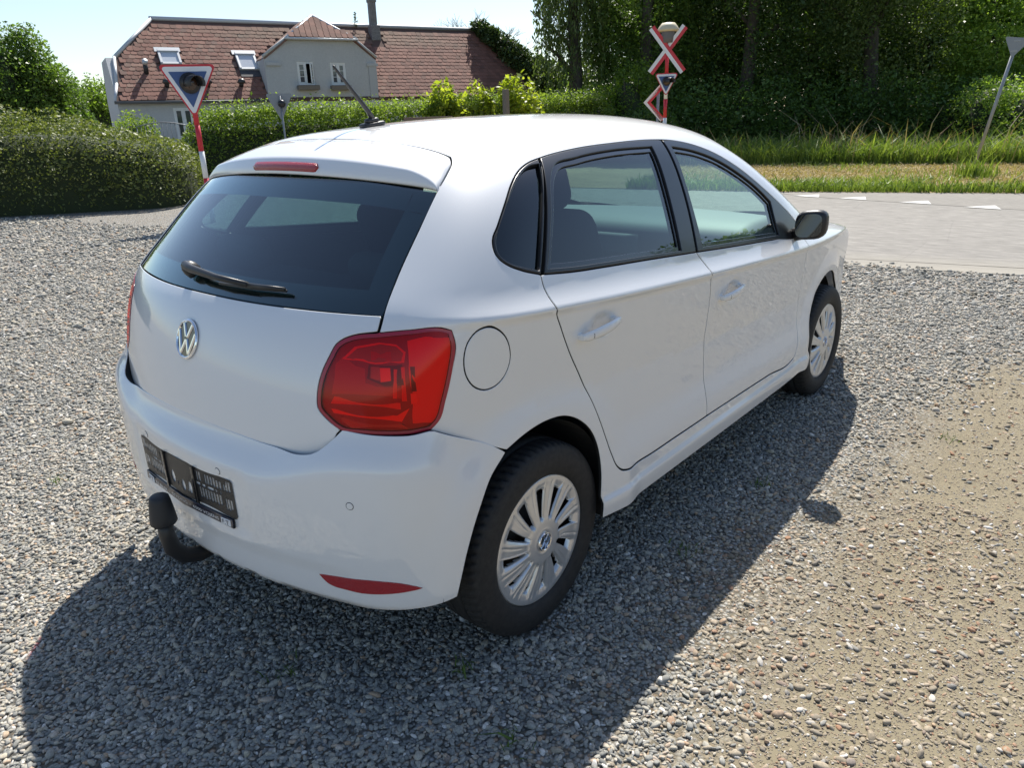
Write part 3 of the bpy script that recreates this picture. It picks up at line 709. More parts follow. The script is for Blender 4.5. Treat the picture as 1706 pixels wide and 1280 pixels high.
# ---- rear bumper
def bumper_rear():
    b = empty('rear_bumper', parent=car)
    top = on_rear([(0, .712), (-.2, .708), (-.386, .700), (-.47, .700), (-.52, .712), (-.56, .745)], True)
    lampb = lamp[[15, 14, 13, 12, 11]]+np.array([0, 0, .0035])
    arch = on_side([(-.222, .600), (-.279, .528), (-.320, .446), (-.347, .367), (-.362, .315)], -1, True)
    low = on_rear([(-.70, .300), (-.5, .292), (-.25, .290), (0, .290)], True)
    rt = np.concatenate([top, lampb[:-1], lampb[-1:]*.25+lampb[-2:-1]*.75, seam[:5]+np.array([0, 0, .002]), on_side([(-.1572, .6495), (-.165, .6432)], -1, True), arch, low])
    ol = np.concatenate([rt, flipy(rt[1:-1])[::-1]])
    patch('bumper_skin', ol, 'R', PAINT, b, h=.02, bumper=True, gap=.0015, lip=.03)
    refl = C([(-.527, .379), (-.600, .385), (-.677, .391), (-.735, .386), (-.770, .370), (-.726, .361), (-.618, .352), (-.550, .359)])
    rr = on_rear([(y, z) for y, z in refl], True)
    r1 = patch('reflector', rr, 'R', REFLECTOR, b, h=.02, bumper=True, gap=0, off=.0025, lip=.006)
    mirror_copy(r1, b)
    for y, z in ((-.640, .600), (-.207, .605), (.207, .605), (.640, .600)):
        c = on_rear([(y, z)], True)[0]; n = grad(c[None], True)[0]
        a = Vector(n).to_track_quat('Z', 'Y').to_matrix(); k = 20; V = []; 
        for rad_, h_ in ((.0105, .0004), (.0090, .0008), (.0086, .0014), (.0, .0016)):
            for i in range(k): V.append(Vector(c)+a @ Vector((rad_*math.cos(2*math.pi*i/k), rad_*math.sin(2*math.pi*i/k), h_)))
        Fs = []; mi = []
        for j in range(3):
            for i in range(k): Fs.append((j*k+i, j*k+(i+1) % k, (j+1)*k+(i+1) % k, (j+1)*k+i)); mi.append(1 if j == 0 else 0)
        mesh_obj('parking_sensor', V, Fs, None, b, False, None, [PAINT, DARK], mi)
bumper_rear()
def bump_pt(u, z, off):                                # u to the right as one reads the plate
    p = on_rear([(-u, z)], True); n = grad(p, True); return p+n*off
# number plate holder
ph = empty('number_plate_holder', parent=car)
def holder():
    rec = lambda y0, y1, z0, z1: on_rear([(y0, z0), (y1, z0), (y1, z1), (y0, z1)], True)
    holes = []
    def slot(u0, u1, z0, z1): holes.append(rec(-u1, -u0, z0, z1))
    for sgn in (-1, 1):
        for k in range(9):
            u = .098+.0135*k
            if k == 2: continue
            slot(*(sorted((sgn*u, sgn*(u+.0075)))), .551-(.0), .579-(.004 if k > 6 else 0))
        for k in range(8):
            u = .104+.0135*k; slot(*sorted((sgn*u, sgn*(u+.0075))), .499+.003*(k % 2), .532)
        for u0, u1 in ((.088, .112), (.120, .137), (.146, .176), (.183, .191), (.203, .209)): slot(*sorted((sgn*u0, sgn*u1)), .537, .545)
        for k in range(3):
            u = .222+.0115*k; slot(*sorted((sgn*u, sgn*(u+.0068))), .494+.006*(k == 2), .528); slot(*sorted((sgn*u, sgn*(u+.0068))), .552, .582-.012*(k == 0))
    def blob(u, z, ru, rz, n=10): holes.append(on_rear([(-(u+ru*math.cos(2*math.pi*i/n)), z+rz*math.sin(2*math.pi*i/n)) for i in range(n)], True))
    blob(-.046, .520, .013, .021); blob(.012, .508, .011, .019); blob(-.019, .508, .006, .010, 3); blob(.050, .512, .011, .021, 7); blob(.034, .500, .005, .011, 3)
    rt = [(-.262, .478), (-.262, .590), (.262, .590), (.262, .478)]
    ol = on_rear([(.255, .472), (0, .472), (-.255, .472), (-.262, .480), (-.262, .583), (-.256, .590), (0, .590), (.256, .590), (.262, .583), (.262, .480)], True)
    patch('holder_frame', ol, 'R', BLACKPLASTIC, ph, h=.03, bumper=True, gap=0, off=.0028, lip=0, holes=holes, hole_gap=0, rnd=.0006, closed_smooth=False)
    for u in (-.085, .085):
        q = on_rear([(-u-.004, .476), (-u+.004, .476), (-u+.004, .588), (-u-.004, .588)], True)
        patch('holder_rib', q, 'R', GLOSSBLACK, ph, h=.03, bumper=True, gap=0, off=.009, lip=.006, closed_smooth=False)
    q = on_rear([(.258, .444), (0, .444), (-.245, .444), (-.245, .469), (0, .469), (.258, .469)], True)
    patch('dealer_strip', q, 'R', mat('strip_blue_black', (.012, .015, .035), .3, 0, .4), ph, h=.03, bumper=True, gap=0, off=.009, lip=.007, closed_smooth=False)
    wht = mat('strip_white', (.75, .76, .78), .4)
    for u0, u1 in ((-.236, -.196), (.196, .236)):
        q = on_rear([(-u0, .4475), (-u1, .4475), (-u1, .4655), (-u0, .4655)], True)
        patch('logo_panel', q, 'R', wht, ph, h=.02, bumper=True, gap=0, off=.0102, lip=.001, closed_smooth=False)
    def text(s, u0, u1, z0, z1, m, off, name):
        cu_ = bpy.data.curves.new('lettering', 'FONT'); cu_.body = s; cu_.size = 1; ob = bpy.data.objects.new('lettering', cu_); COL.objects.link(ob)
        dg = bpy.context.evaluated_depsgraph_get(); me = bpy.data.meshes.new_from_object(ob.evaluated_get(dg)); bpy.data.objects.remove(ob); bpy.data.curves.remove(cu_)
        co = np.array([v.co[:] for v in me.vertices]); mn, mx = co.min(0), co.max(0)
        u = u0+(co[:, 0]-mn[0])/(mx[0]-mn[0])*(u1-u0); z = z0+(co[:, 1]-mn[1])/(mx[1]-mn[1])*(z1-z0)
        p = on_rear(np.stack([-u, z], 1), True); n = grad(p, True); p = p+n*off
        faces = [tuple(f.vertices) for f in me.polygons]; bpy.data.meshes.remove(me)
        mesh_obj(name, p, faces, m, ph)
    text('AT BILER  ·  STYDING  ·  6500 VOJENS', -.184, .186, .4505, .4635, wht, .0102, 'lettering')
    blk = mat('strip_ink', (.02, .025, .05), .4)
    text('F.T', -.230, -.202, .4495, .4635, blk, .0110, 'lettering'); text('F.T', .202, .230, .4495, .4635, blk, .0110, 'lettering')
holder()
# tow bar with rubber cap
tb = empty('tow_bar', parent=car)
tube('tow_neck', [(-.45, 0, .285), (-.58, 0, .272), (-.64, 0, .268), (-.685, 0, .285), (-.712, 0, .325), (-.720, 0, .375), (-.720, 0, .42)], [.024, .024, .024, .024, .024, .022, .02], BLACKPLASTIC, tb, 16)
lathe('tow_ball_cap', [(0, .066), (.020, .0645), (.026, .060), (.029, .047), (.035, .0), (.037, -.019), (.0345, -.023), (.031, -.027), (.020, -.029)], RUBBER, tb, 28, 'Z', (-.72, 0, .436))
# aerial
ae = empty('aerial', parent=car)
ap = on_top([(.175, 0)])[0]
bm = bmesh.new(); box_bm(bm, (0, 0, .006), (.088, .036, .014), .006); box_bm(bm, (.0, 0, .018), (.05, .024, .016), .007)
o = bm_obj('aerial_base', bm, BLACKPLASTIC, ae, True); o.location = ap; o.rotation_euler = (0, R(-6), 0)
tube('mast', [(ap[0]+.004, 0, ap[2]+.02), (ap[0]-.012, 0, ap[2]+.045), (ap[0]-.128, 0, ap[2]+.172), (ap[0]-.133, 0, ap[2]+.178)], [.010, .008, .0042, .003], BLACKPLASTIC, ae, 12)

# ---- nose, underside, arches
lowN = [(3.29-.42*.49, -.70)]
def cyl_patch(name, pts, m, **k): return patch(name, pts, 'N', m, car, **k)
ph_ = [fam_pts('N', C([(KR*R(a), z) for a in (-41, -30, -16, 0, 16, 30, 41)])) for z in (.26, .80)]
cyl_patch('front_bumper', np.concatenate([ph_[0], ph_[1][::-1]]), PAINT, h=.05, off=-.006, lip=0, closed_smooth=False)
box('underbody', (1.28, 0, .40), (3.2, 1.02, .36), DARK, car)
box('underbody', (1.235, 0, .36), (1.60, 1.60, .22), DARK, car)
box('underbody', (-.42, 0, .46), (.20, 1.05, .28), DARK, car)
def arch_liner(cx, sgn):
    V = []; Fs = []; k = 26; ys = (.52, .80 if cx < 1 else .715)
    for i in range(k+1):
        a = R(-12+190*i/k)
        for y in ys: V.append((cx+.372*math.cos(a), sgn*y, .30+.372*math.sin(a)))
    for i in range(k): Fs.append((2*i, 2*i+1, 2*i+3, 2*i+2))
    Fs.append(tuple(range(0, 2*k+2, 2)))
    mesh_obj('wheel_arch_liner', V, Fs, DARK, car)
for cx in (0, 2.47):
    for sgn in (-1, 1): arch_liner(cx+(.0 if cx else -.03), sgn)

# ---- wheels
def tyre_fn(r, h, a, j):
    # lateral grooves cut into the tread shoulders
    if 7 <= j <= 20:
        ph_ = (a*68/(2*math.pi)+(.25 if h > 0 else 0)+abs(h)*9) % 1.0
        if abs(h) > .035 and ph_ < .22: return r-.009, h
    return r, h
tp = [(.196, -.070), (.204, -.082), (.215, -.088), (.235, -.0925), (.258, -.0915), (.276, -.086), (.288, -.079)]
tread = [(.2945, -.070), (.2965, -.062), (.2975, -.050), (.298, -.037), (.298, -.030), (.291, -.029), (.291, -.021), (.2985, -.020)]
prof_t = tp+tread+[(r, -h) for r, h in tread[::-1]]+[(r, -h) for r, h in tp[::-1]]
def wheel(cx, sgn):
    w = empty('wheel', (cx, 0, 0), parent=car)
    yc = sgn*.725
    lathe('tyre', prof_t, TYRE, w, 272, 'Y', (0, yc, .298), True, tyre_fn)
    lathe('brake_disc', [(0, 0), (.13, 0), (.13, .01), (0, .01)], mat('brake_dark', (.02, .018, .016), .6), w, 40, 'Y', (0, yc+sgn*.03, .298))
    lathe('rim', [(.20, -.08), (.185, -.06), (.18, .0), (.185, .05), (.198, .078)], DARK, w, 60, 'Y', (0, yc, .298))
    # hubcap: polar height field
    NA, NR = 480, 40; rs = np.concatenate([[0.0], np.linspace(.012, .205, NR)]); aa = np.linspace(0, 2*math.pi, NA, endpoint=False)
    Rr, A = np.meshgrid(rs, aa, indexing='xy')
    ns = 12
    tw = -(Rr-.05)*1.1*sgn
    phs = (A*ns/(2*math.pi)) % 1.0; A = A-tw                 # grid lines follow the slant of the spokes
    dome = .012*(1-(Rr/.205)**2)
    sw_ = .27+.10*np.clip((Rr-.07)/.10, 0, 1)                # width of the opening as a share of one spoke pitch
    opening = sst(phs/.05)*(1-sst((phs-sw_)/.05))            # sharp on both sides
    soft = (1-sst((phs-sw_)/.20))*sst(phs/.05)               # one flank slopes gently into the opening
    rin = sst((Rr-.068)/.012); rout = 1-sst((Rr-.160)/.008); rramp = 1-sst((Rr-.162)/.030)
    slotm = opening*rin*rout
    H = dome-.0045*np.clip((phs-sw_)/(1-sw_), 0, 1)*rin*rramp
    H = H-.007*soft*rin*rramp-.013*slotm
    H = H-.0022*np.exp(-((phs-.66)/.035)**2)*sst((Rr-.085)/.03)*(1-sst((Rr-.178)/.012))
    H = H-.010*sst((Rr-.1995)/.0055)
    hub = 1-sst((Rr-.034)/.005); H = H*(1-hub)+.010*hub+.002*np.exp(-((Rr-.036)/.003)**2)
    V = np.stack([Rr*np.cos(A), sgn*H, Rr*np.sin(A)], -1)+np.array([0, sgn*.803, .298]); V = V.reshape(-1, 3); m = len(rs)
    Fs = []
    dk = (slotm > .25)
    mi = []
    for i in range(NA):
        i2 = (i+1) % NA
        for j in range(m-1):
            q = (i*m+j, i*m+j+1, i2*m+j+1, i2*m+j); q = q if sgn > 0 else q[::-1]
            if dk[i, j] and dk[i2, j] and dk[i, j+1] and dk[i2, j+1]: continue
            Fs.append(q if j else tuple(dict.fromkeys(q)))
    o = mesh_obj('hubcap', V, Fs, SILVER, w, True)
    bm = bmesh.new(); bm.from_mesh(o.data); bmesh.ops.remove_doubles(bm, verts=bm.verts, dist=1e-6); bmesh.ops.recalc_face_normals(bm, faces=bm.faces); bm.to_mesh(o.data); bm.free()
    emblem('emblem', w, (0, sgn*.8135, .298), (0, sgn, 0), (math.sin(.3), 0, math.cos(.3)), .029, .18)
    return w
for cx in (0, 2.47):
    for sgn in (-1, 1): wheel(cx, sgn)

# ---- door mirrors (children of the front doors)
def mirror(door):
    bm = bmesh.new(); pts = []
    nu, nv = 22, 14; cen = np.array([1.865, -.873, .992])
    V = []; Fs = []
    for i in range(nv+1):
        th = math.pi*i/nv
        for j in range(nu):
            a = 2*math.pi*j/nu
            sx, sy, sz = math.cos(th), math.sin(th)*math.cos(a), math.sin(th)*math.sin(a)
            pw = lambda q, e_: math.copysign(abs(q)**e_, q)
            x = pw(sx, .75)*(.070 if sx > 0 else .030); y = pw(sy, .62)*.066; z = pw(sz, .62)*.064
            y -= 0; z += -.014*(y/.09)*.6
            V.append(cen+np.array([x-.10*y, y, z]))
    for i in range(nv):
        for j in range(nu): Fs.append((i*nu+j, i*nu+(j+1) % nu, (i+1)*nu+(j+1) % nu, (i+1)*nu+j))
    # forward cap painted, rear rim black
    mi = [0 if i < nv*.42 else 1 for i in range(nv) for j in range(nu)]
    o = mesh_obj('mirror_housing', V, Fs, None, door, True, None, [PAINT, BLACKPLASTIC], mi)
    bm = bmesh.new(); bm.from_mesh(o.data); bmesh.ops.remove_doubles(bm, verts=bm.verts, dist=1e-5); bmesh.ops.recalc_face_normals(bm, faces=bm.faces); bm.to_mesh(o.data); bm.free()
    # glass
    k = 28; V = [cen+np.array([-.033, 0, 0])]
    for i in range(k):
        a = 2*math.pi*i/k; pw = lambda q, e_: math.copysign(abs(q)**e_, q)
        y = pw(math.cos(a), .6)*.055; z = pw(math.sin(a), .6)*.050-.010*(y/.09); V.append(cen+np.array([-.0335-.10*y, y, z]))
    mesh_obj('mirror_glass', V, [(0, 1+i, 1+(i+1) % k) for i in range(k)], mat('mirror_dark_reflection', (.09, .10, .105), .02, 1), door)  # dark reflection put into the colour of the mirror glass
    tube('mirror_foot', [(1.87, -.80, .945), (1.87, -.845, .952), (1.87, -.875, .965)], [.030, .026, .03], BLACKPLASTIC, door, 12)
mirror(fd)
for o in [c for c in fd.children if c.name.startswith('mirror_')]: mirror_copy(o, fd2)
# ---------------------------------------------------------------- inside the car
def loft_y(name, prof, ys, m, parent, scale=lambda y: 1.0, smooth=True):
    n = len(prof); V = []; Fs = []
    for y in ys:
        k = scale(y)
        for x, z in prof: V.append((x-.36*y*y*max(0, x-1.64)/.6, y, z))
    for i in range(len(ys)-1):
        for j in range(n-1): Fs.append((i*n+j, i*n+j+1, (i+1)*n+j+1, (i+1)*n+j))
    Fs.append(tuple(range(n))); Fs.append(tuple((len(ys)-1)*n+j for j in range(n))[::-1])
    o = mesh_obj(name, V, Fs, m, parent, smooth)
    bm = bmesh.new(); bm.from_mesh(o.data); bmesh.ops.recalc_face_normals(bm, faces=bm.faces); bm.to_mesh(o.data); bm.free()
    return o
dash = empty('dashboard', parent=car)
loft_y('dashboard_top', [(2.27, .92), (2.26, .985), (2.10, 1.0), (1.85, .995), (1.70, .978), (1.645, .945), (1.63, .90), (1.66, .82), (1.72, .60), (1.9, .5)], np.linspace(-.70, .70, 15), DASH, dash)
loft_y('centre_console', [(1.64, .93), (1.60, .92), (1.59, .75), (1.50, .60), (1.2, .52), (1.2, .45), (1.8, .45)], np.linspace(-.14, .14, 5), DASH, dash)
def vent(y, z, w, hgt):
    v_ = empty('air_vent', parent=dash)
    bm = bmesh.new(); box_bm(bm, (1.622, y, z), (.02, w, hgt), .008); bm_obj('vent_bezel', bm, CHROME, v_, True)
    box('vent_recess', (1.612, y, z), (.004, w-.014, hgt-.014), DARK, v_)
    for k in range(3): box('vent_slat', (1.608, y, z-hgt*.26+hgt*.26*k), (.006, w-.02, .005), SILVER, v_)
for y, z, w, h_ in ((-.60, .895, .15, .075), (.60, .895, .15, .075), (-.075, .885, .12, .06), (.075, .885, .12, .06)): vent(y, z, w, h_)
box('radio', (1.586, 0, .80), (.006, .22, .09), GLOSSBLACK, dash, .003)
def seat(y):
    s_ = empty('front_seat', parent=car)
    bm = bmesh.new(); box_bm(bm, (1.05, y, .60), (.52, .50, .17), .06, None, 4); bm_obj('seat_cushion', bm, FABRIC, s_, True)
    rot = Matrix.Rotation(R(-20), 3, 'Y')
    bm = bmesh.new(); box_bm(bm, (.66, y, .88), (.15, .50, .62), .065, rot, 5)
    for v in bm.verts:
        t = max(0, (v.co.z-.80)/.4); v.co.y = y+(v.co.y-y)*(1-.16*t*t)
    bm_obj('seat_back', bm, FABRIC, s_, True)
    bm = bmesh.new(); box_bm(bm, (.555, y, 1.255), (.11, .27, .17), .05, rot, 5); bm_obj('headrest', bm, FABRIC, s_, True)
    for dy in (-.06, .06): tube('headrest_post', [(.59, y+dy, 1.12), (.56, y+dy, 1.20)], .007, CHROME, s_, 8)
seat(-.36); seat(.36)
rs_ = empty('rear_seat', parent=car)
bm = bmesh.new(); box_bm(bm, (.26, 0, .60), (.50, 1.22, .16), .05, None, 4); bm_obj('seat_cushion', bm, FABRIC, rs_, True)
bm = bmesh.new(); box_bm(bm, (-.05, 0, .80), (.14, 1.22, .48), .05, Matrix.Rotation(R(-22), 3, 'Y'), 4); bm_obj('seat_back', bm, FABRIC, rs_, True)
for y in (-.36, .36):
    bm = bmesh.new(); box_bm(bm, (-.135, y, 1.065), (.09, .24, .12), .04, Matrix.Rotation(R(-15), 3, 'Y'), 4); bm_obj('headrest', bm, FABRIC, rs_, True)
box('parcel_shelf', (-.30, 0, .955), (.30, 1.06, .02), FABRIC, car, .006)
box('boot_floor', (-.30, 0, .62), (.34, 1.0, .02), LINING, car)
sw = empty('steering_wheel', parent=car)
bm = bmesh.new(); tl = Matrix.Rotation(R(-65), 3, 'Y')
ring = [tl @ Vector((.185*math.cos(a), .185*math.sin(a), 0))+Vector((1.42, .36, .93)) for a in np.linspace(0, 2*math.pi, 33)]
tube_bm(bm, ring, .015, 8, False); bm_obj('wheel_rim', bm, BLACKPLASTIC, sw, True)
bm = bmesh.new()
for a in (0, 90, 180, 270)[1:]: tube_bm(bm, [Vector((1.44, .36, .92)), tl @ Vector((.18*math.cos(R(a)), .18*math.sin(R(a)), 0))+Vector((1.42, .36, .93))], [.03, .014], 8)
bm_obj('wheel_spokes', bm, BLACKPLASTIC, sw, True)
bm = bmesh.new(); box_bm(bm, (1.50, 0, 1.335), (.03, .23, .065), .015, Matrix.Rotation(R(12), 3, 'Z'), 4); bm_obj('rear_view_mirror', bm, BLACKPLASTIC, car, True)

# ---------------------------------------------------------------- loose gravel (thousands of separate stones)
def rock(seed):
    bm = bmesh.new(); bmesh.ops.create_icosphere(bm, subdivisions=2, radius=1.0); r_ = random.Random(seed)
    off = Vector((r_.uniform(0, 50), r_.uniform(0, 50), r_.uniform(0, 50)))
    ax = Vector((1, r_.uniform(.62, .85), r_.uniform(.42, .62)))
    pl = [(Vector((r_.gauss(0, 1), r_.gauss(0, 1), r_.gauss(0, 1))).normalized(), r_.uniform(.62, .85)) for _ in range(7)]
    for v in bm.verts:
        c = v.co.copy()
        for n_, d_ in pl:                                   # chop facets off
            e_ = c.dot(n_)-d_
            if e_ > 0: c -= n_*e_*.85
        c *= 1+.16*noise.noise(c*1.3+off)
        v.co = Vector((c.x*ax.x, c.y*ax.y, c.z*ax.z))
    me = bpy.data.meshes.new('stone'); bm.to_mesh(me); bm.free(); me.polygons.foreach_set('use_smooth', np.ones(len(me.polygons), dtype=bool))
    return me
def stone_mat(name, stops):
    m = mat(name, rough=.85, spec=.35); g = G(m); oi = g.n('ShaderNodeObjectInfo'); tc = g.n('ShaderNodeTexCoord')
    base = g.ramp(oi.outputs['Random'], stops)
    nn = g.noise(2.6, 5, .7, tc.outputs['Object'])
    g.l(g.mix(base, g.ramp(nn, [(.3, (.62, .62, .62)), (.7, (1.18, 1.16, 1.12))]), 1.0, 'MULTIPLY'), g.b.inputs['Base Color'])
    return m
GREY_STONES = stone_mat('grey_gravel_stones', [(0, (.205, .207, .195)), (.22, (.29, .29, .27)), (.45, (.355, .35, .318)), (.63, (.42, .402, .352)), (.78, (.49, .44, .345)), (.88, (.53, .49, .43)), (.94, (.48, .33, .21)), (.97, (.68, .65, .60)), (1, (.72, .69, .64))])
TAN_STONES = stone_mat('tan_gravel_stones', [(0, (.25, .22, .18)), (.25, (.33, .28, .205)), (.5, (.38, .32, .24)), (.7, (.44, .385, .30)), (.82, (.36, .21, .13)), (.9, (.24, .235, .22)), (.95, (.62, .58, .52)), (1, (.74, .73, .71))])
def vnoise(P, scale, seed):
    rs = np.random.RandomState(seed); T = rs.rand(64, 64); q = P*scale; i = np.floor(q).astype(int); f = q-i; f = f*f*(3-2*f)
    a = lambda dx, dy: T[(i[:, 0]+dx) % 64, (i[:, 1]+dy) % 64]
    return (a(0, 0)*(1-f[:, 0])+a(1, 0)*f[:, 0])*(1-f[:, 1])+(a(0, 1)*(1-f[:, 0])+a(1, 1)*f[:, 0])*f[:, 1]
def road_near(y): return 6.22-.21*y                          # edge of the road, x as a function of y
def bare_mask(Q):
    n_ = vnoise(Q, 1.5, 3)*.6+vnoise(Q, 3.7, 4)*.4
    m = np.clip((-Q[:, 1]-1.02+(n_-.5)*1.0)*2.2, 0, 1)*np.clip((4.1-Q[:, 0]-(n_-.5)*1.5)*1.2, 0, 1)
    return m
def in_view(Q, z=0.0, mx=1.30):
    P = np.concatenate([Q, np.full((len(Q), 1), z)], 1)-CAM; w = P@cf; u = (P@cr)/np.maximum(w, 1e-6)*FPX/853; v = (P@cu)/np.maximum(w, 1e-6)*FPX/640
    return (w > .3) & (np.abs(u) < mx) & (np.abs(v) < mx+.05)
def scatter(n_area, dmin, dmax, size):
    """random points on the gravel between two distances from the camera, n_area per square metre"""
    out = []
    A = math.pi*(dmax**2-dmin**2)*(105/360)
    k = int(A*n_area); ang = YAW+R(1)+rng.uniform(-R(52), R(52), k); rr = np.sqrt(rng.uniform(dmin**2, dmax**2, k))
    Q = np.stack([CAM[0]+rr*np.cos(ang), CAM[1]+rr*np.sin(ang)], 1)
    Q = Q[in_view(Q)]
    return Q
def under_car(Q): return (np.abs(Q[:, 1]) < .62) & (Q[:, 0] > .2) & (Q[:, 0] < 2.9)
def tyre_print(Q):
    r_ = np.zeros(len(Q), bool)
    for cx in (0, 2.47):
        for cy in (-.725, .725): r_ |= (np.abs(Q[:, 0]-cx) < .10) & (np.abs(Q[:, 1]-cy) < .10)
    return r_
def stones_object(name, Q, sizes, z, m, meshes, parent=None):
    """one object: a point per stone, each point carrying a stone through geometry nodes"""
    me = bpy.data.meshes.new(name); n = len(Q)
    me.vertices.add(n); me.vertices.foreach_set('co', np.concatenate([Q, z[:, None]], 1).astype(np.float32).ravel())
    sa = me.attributes.new('size', 'FLOAT_VECTOR', 'POINT'); sv = sizes[:, None]*np.stack([rng.uniform(.85, 1.3, n), rng.uniform(.75, 1.05, n), rng.uniform(.75, 1.1, n)], 1)
    sa.data.foreach_set('vector', sv.astype(np.float32).ravel())
    ra = me.attributes.new('turn', 'FLOAT_VECTOR', 'POINT'); rv = np.stack([rng.normal(0, .35, n), rng.normal(0, .35, n), rng.uniform(0, 6.283, n)], 1); ra.data.foreach_set('vector', rv.astype(np.float32).ravel())
    o = link(bpy.data.objects.new(name, me))
    cl = bpy.data.collections.new(name+'_stones')
    for sm in meshes:
        q = sm.copy(); q.materials.clear(); q.materials.append(m); cl.objects.link(bpy.data.objects.new('stone', q))
    nt = bpy.data.node_groups.new(name, 'GeometryNodeTree')
    nt.interface.new_socket('Geometry', in_out='INPUT', socket_type='NodeSocketGeometry'); nt.interface.new_socket('Geometry', in_out='OUTPUT', socket_type='NodeSocketGeometry')
    gi_, go = nt.nodes.new('NodeGroupInput'), nt.nodes.new('NodeGroupOutput')
    iop = nt.nodes.new('GeometryNodeInstanceOnPoints'); ci = nt.nodes.new('GeometryNodeCollectionInfo'); ci.inputs[0].default_value = cl
    ci.inputs['Separate Children'].default_value = True; ci.inputs['Reset Children'].default_value = True
    iop.inputs['Pick Instance'].default_value = True
    at = nt.nodes.new('GeometryNodeInputNamedAttribute'); at.data_type = 'FLOAT_VECTOR'; at.inputs[0].default_value = 'size'
    ar = nt.nodes.new('GeometryNodeInputNamedAttribute'); ar.data_type = 'FLOAT_VECTOR'; ar.inputs[0].default_value = 'turn'
    e2r = nt.nodes.new('FunctionNodeEulerToRotation')
    nt.links.new(gi_.outputs[0], iop.inputs['Points']); nt.links.new(ci.outputs[0], iop.inputs['Instance'])
    nt.links.new(at.outputs[0], iop.inputs['Scale']); nt.links.new(ar.outputs[0], e2r.inputs[0]); nt.links.new(e2r.outputs[0], iop.inputs['Rotation'])
    nt.links.new(iop.outputs[0], go.inputs[0])
    md = o.modifiers.new('stones', 'NODES'); md.node_group = nt
    return o
rocks = [rock(i) for i in range(9)]
def gravel():
    allQ, allS = [], []
    for d0, d1, dens, sz in ((.3, 2.6, 9500, .0074), (2.6, 4.0, 7500, .0080), (4.0, 6.5, 3400, .0104), (6.5, 10, 1150, .0150), (10, 15, 420, .021), (15, 21, 200, .03)):
        Q = scatter(dens, d0, d1, sz); keep = (rng.random(len(Q)) > bare_mask(Q)*.985) & ~under_car(Q) & (Q[:, 0] < road_near(Q[:, 1])+.22+.5*(vnoise(Q, .9, 8)-.5)-np.abs(rng.normal(0, .30, len(Q)))) & ~tyre_print(Q)
        Q = Q[keep]; allQ.append(Q); allS.append(sz*np.exp(rng.normal(-.05, .30, len(Q))))
    Q = np.concatenate(allQ); s_ = np.concatenate(allS)
    o = stones_object('gravel', Q, s_, s_*rng.uniform(.02, .42, len(s_)), GREY_STONES, rocks); tag(o, kind='stuff')
    allQ, allS = [], []
    for d0, d1, dens in ((.3, 3.0, 9000), (3.0, 6.5, 2600)):
        Q = scatter(dens, d0, d1, .01); bm_ = bare_mask(Q); Q = Q[(rng.random(len(Q)) < bm_) & ~under_car(Q)]
        allQ.append(Q); allS.append(np.clip(.0040*np.exp(rng.normal(0, .60, len(Q))), .0022, .016))
    Q = np.concatenate(allQ); s_ = np.concatenate(allS)
    o = stones_object('fine_gravel', Q, s_, s_*rng.uniform(-.15, .25, len(s_)), TAN_STONES, rocks); tag(o, kind='stuff')
gravel()
# a few green tufts between the stones
def leaf_material(name, dark, mid, light, trans=.35, rough=.5, scale=.5):
    m = bpy.data.materials.new(name); m.use_nodes = True; g = G(m); out = m.node_tree.nodes['Material Output']
    geo = g.n('ShaderNodeNewGeometry'); nn = g.noise(scale, 3, .6, geo.outputs['Position'])
    f = g.math('ADD', g.math('MULTIPLY', geo.outputs['Random Per Island'], .55), g.math('MULTIPLY', nn, .45))
    c = g.ramp(f, [(.18, dark), (.5, mid), (.85, light)])
    g.l(c, g.b.inputs['Base Color']); g.b.inputs['Roughness'].default_value = rough; g.b.inputs['Specular IOR Level'].default_value = .35
    tr = g.n('ShaderNodeBsdfTranslucent'); cc = g.mix(c, (1.25, 1.35, .55), 1.0, 'MULTIPLY'); g.l(cc, tr.inputs[0])
    mx = g.n('ShaderNodeMixShader', i_0=trans); g.l(g.b.outputs[0], mx.inputs[1]); g.l(tr.outputs[0], mx.inputs[2]); g.l(mx.outputs[0], out.inputs[0])
    return m
def blades(pts, h, w, lean=.35, seg=1):
    """grass blades as bent triangles (n*2 quads/tris -> returned as quads)"""
    n = len(pts); a = rng.uniform(0, 2*math.pi, n); hh = h*np.exp(rng.normal(0, .3, n)); L = rng.normal(0, lean, (n, 2))*hh[:, None]
    s_ = np.stack([np.cos(a), np.sin(a), np.zeros(n)], 1)*(w*hh/h)[:, None]*.5
    base = pts; mid = pts+np.stack([L[:, 0]*.35, L[:, 1]*.35, hh*.6], 1); tip = pts+np.stack([L[:, 0], L[:, 1], hh*rng.uniform(.8, 1, n)], 1)
    q = np.stack([base-s_, base+s_, mid+s_*.7, mid-s_*.7], 1); t = np.stack([mid-s_*.7, mid+s_*.7, tip+s_*.08, tip-s_*.08], 1)
    return np.concatenate([q, t])
WEED = leaf_material('weed_green', (.05, .09, .02), (.09, .15, .03), (.16, .22, .05), .3)
bl = []
for (x, y) in ((.62, -.98), (-.42, -1.02), (-.62, -.35), (1.25, -.98), (-.55, 1.5), (-.3, -.75), (.2, 2.6), (2.2, -1.5)):
    k = 26; pts = np.concatenate([np.array([x, y])+rng.normal(0, .022, (k, 2)), np.full((k, 1), .004)], 1); bl.append(blades(pts, .020, .0035, .8))
tag(quads_obj('weeds', np.concatenate(bl), WEED), kind='stuff')
# ---------------------------------------------------------------- surroundings
def along(px, d):                                            # sideways metres for a bearing
    return (px-841)*.000776*d
def height(px, y, d): return 1.466+((226.9-.0322*px)-y)*.00071*d
def place(px, d, z=0.0): return ahead(d, along(px, d), z)

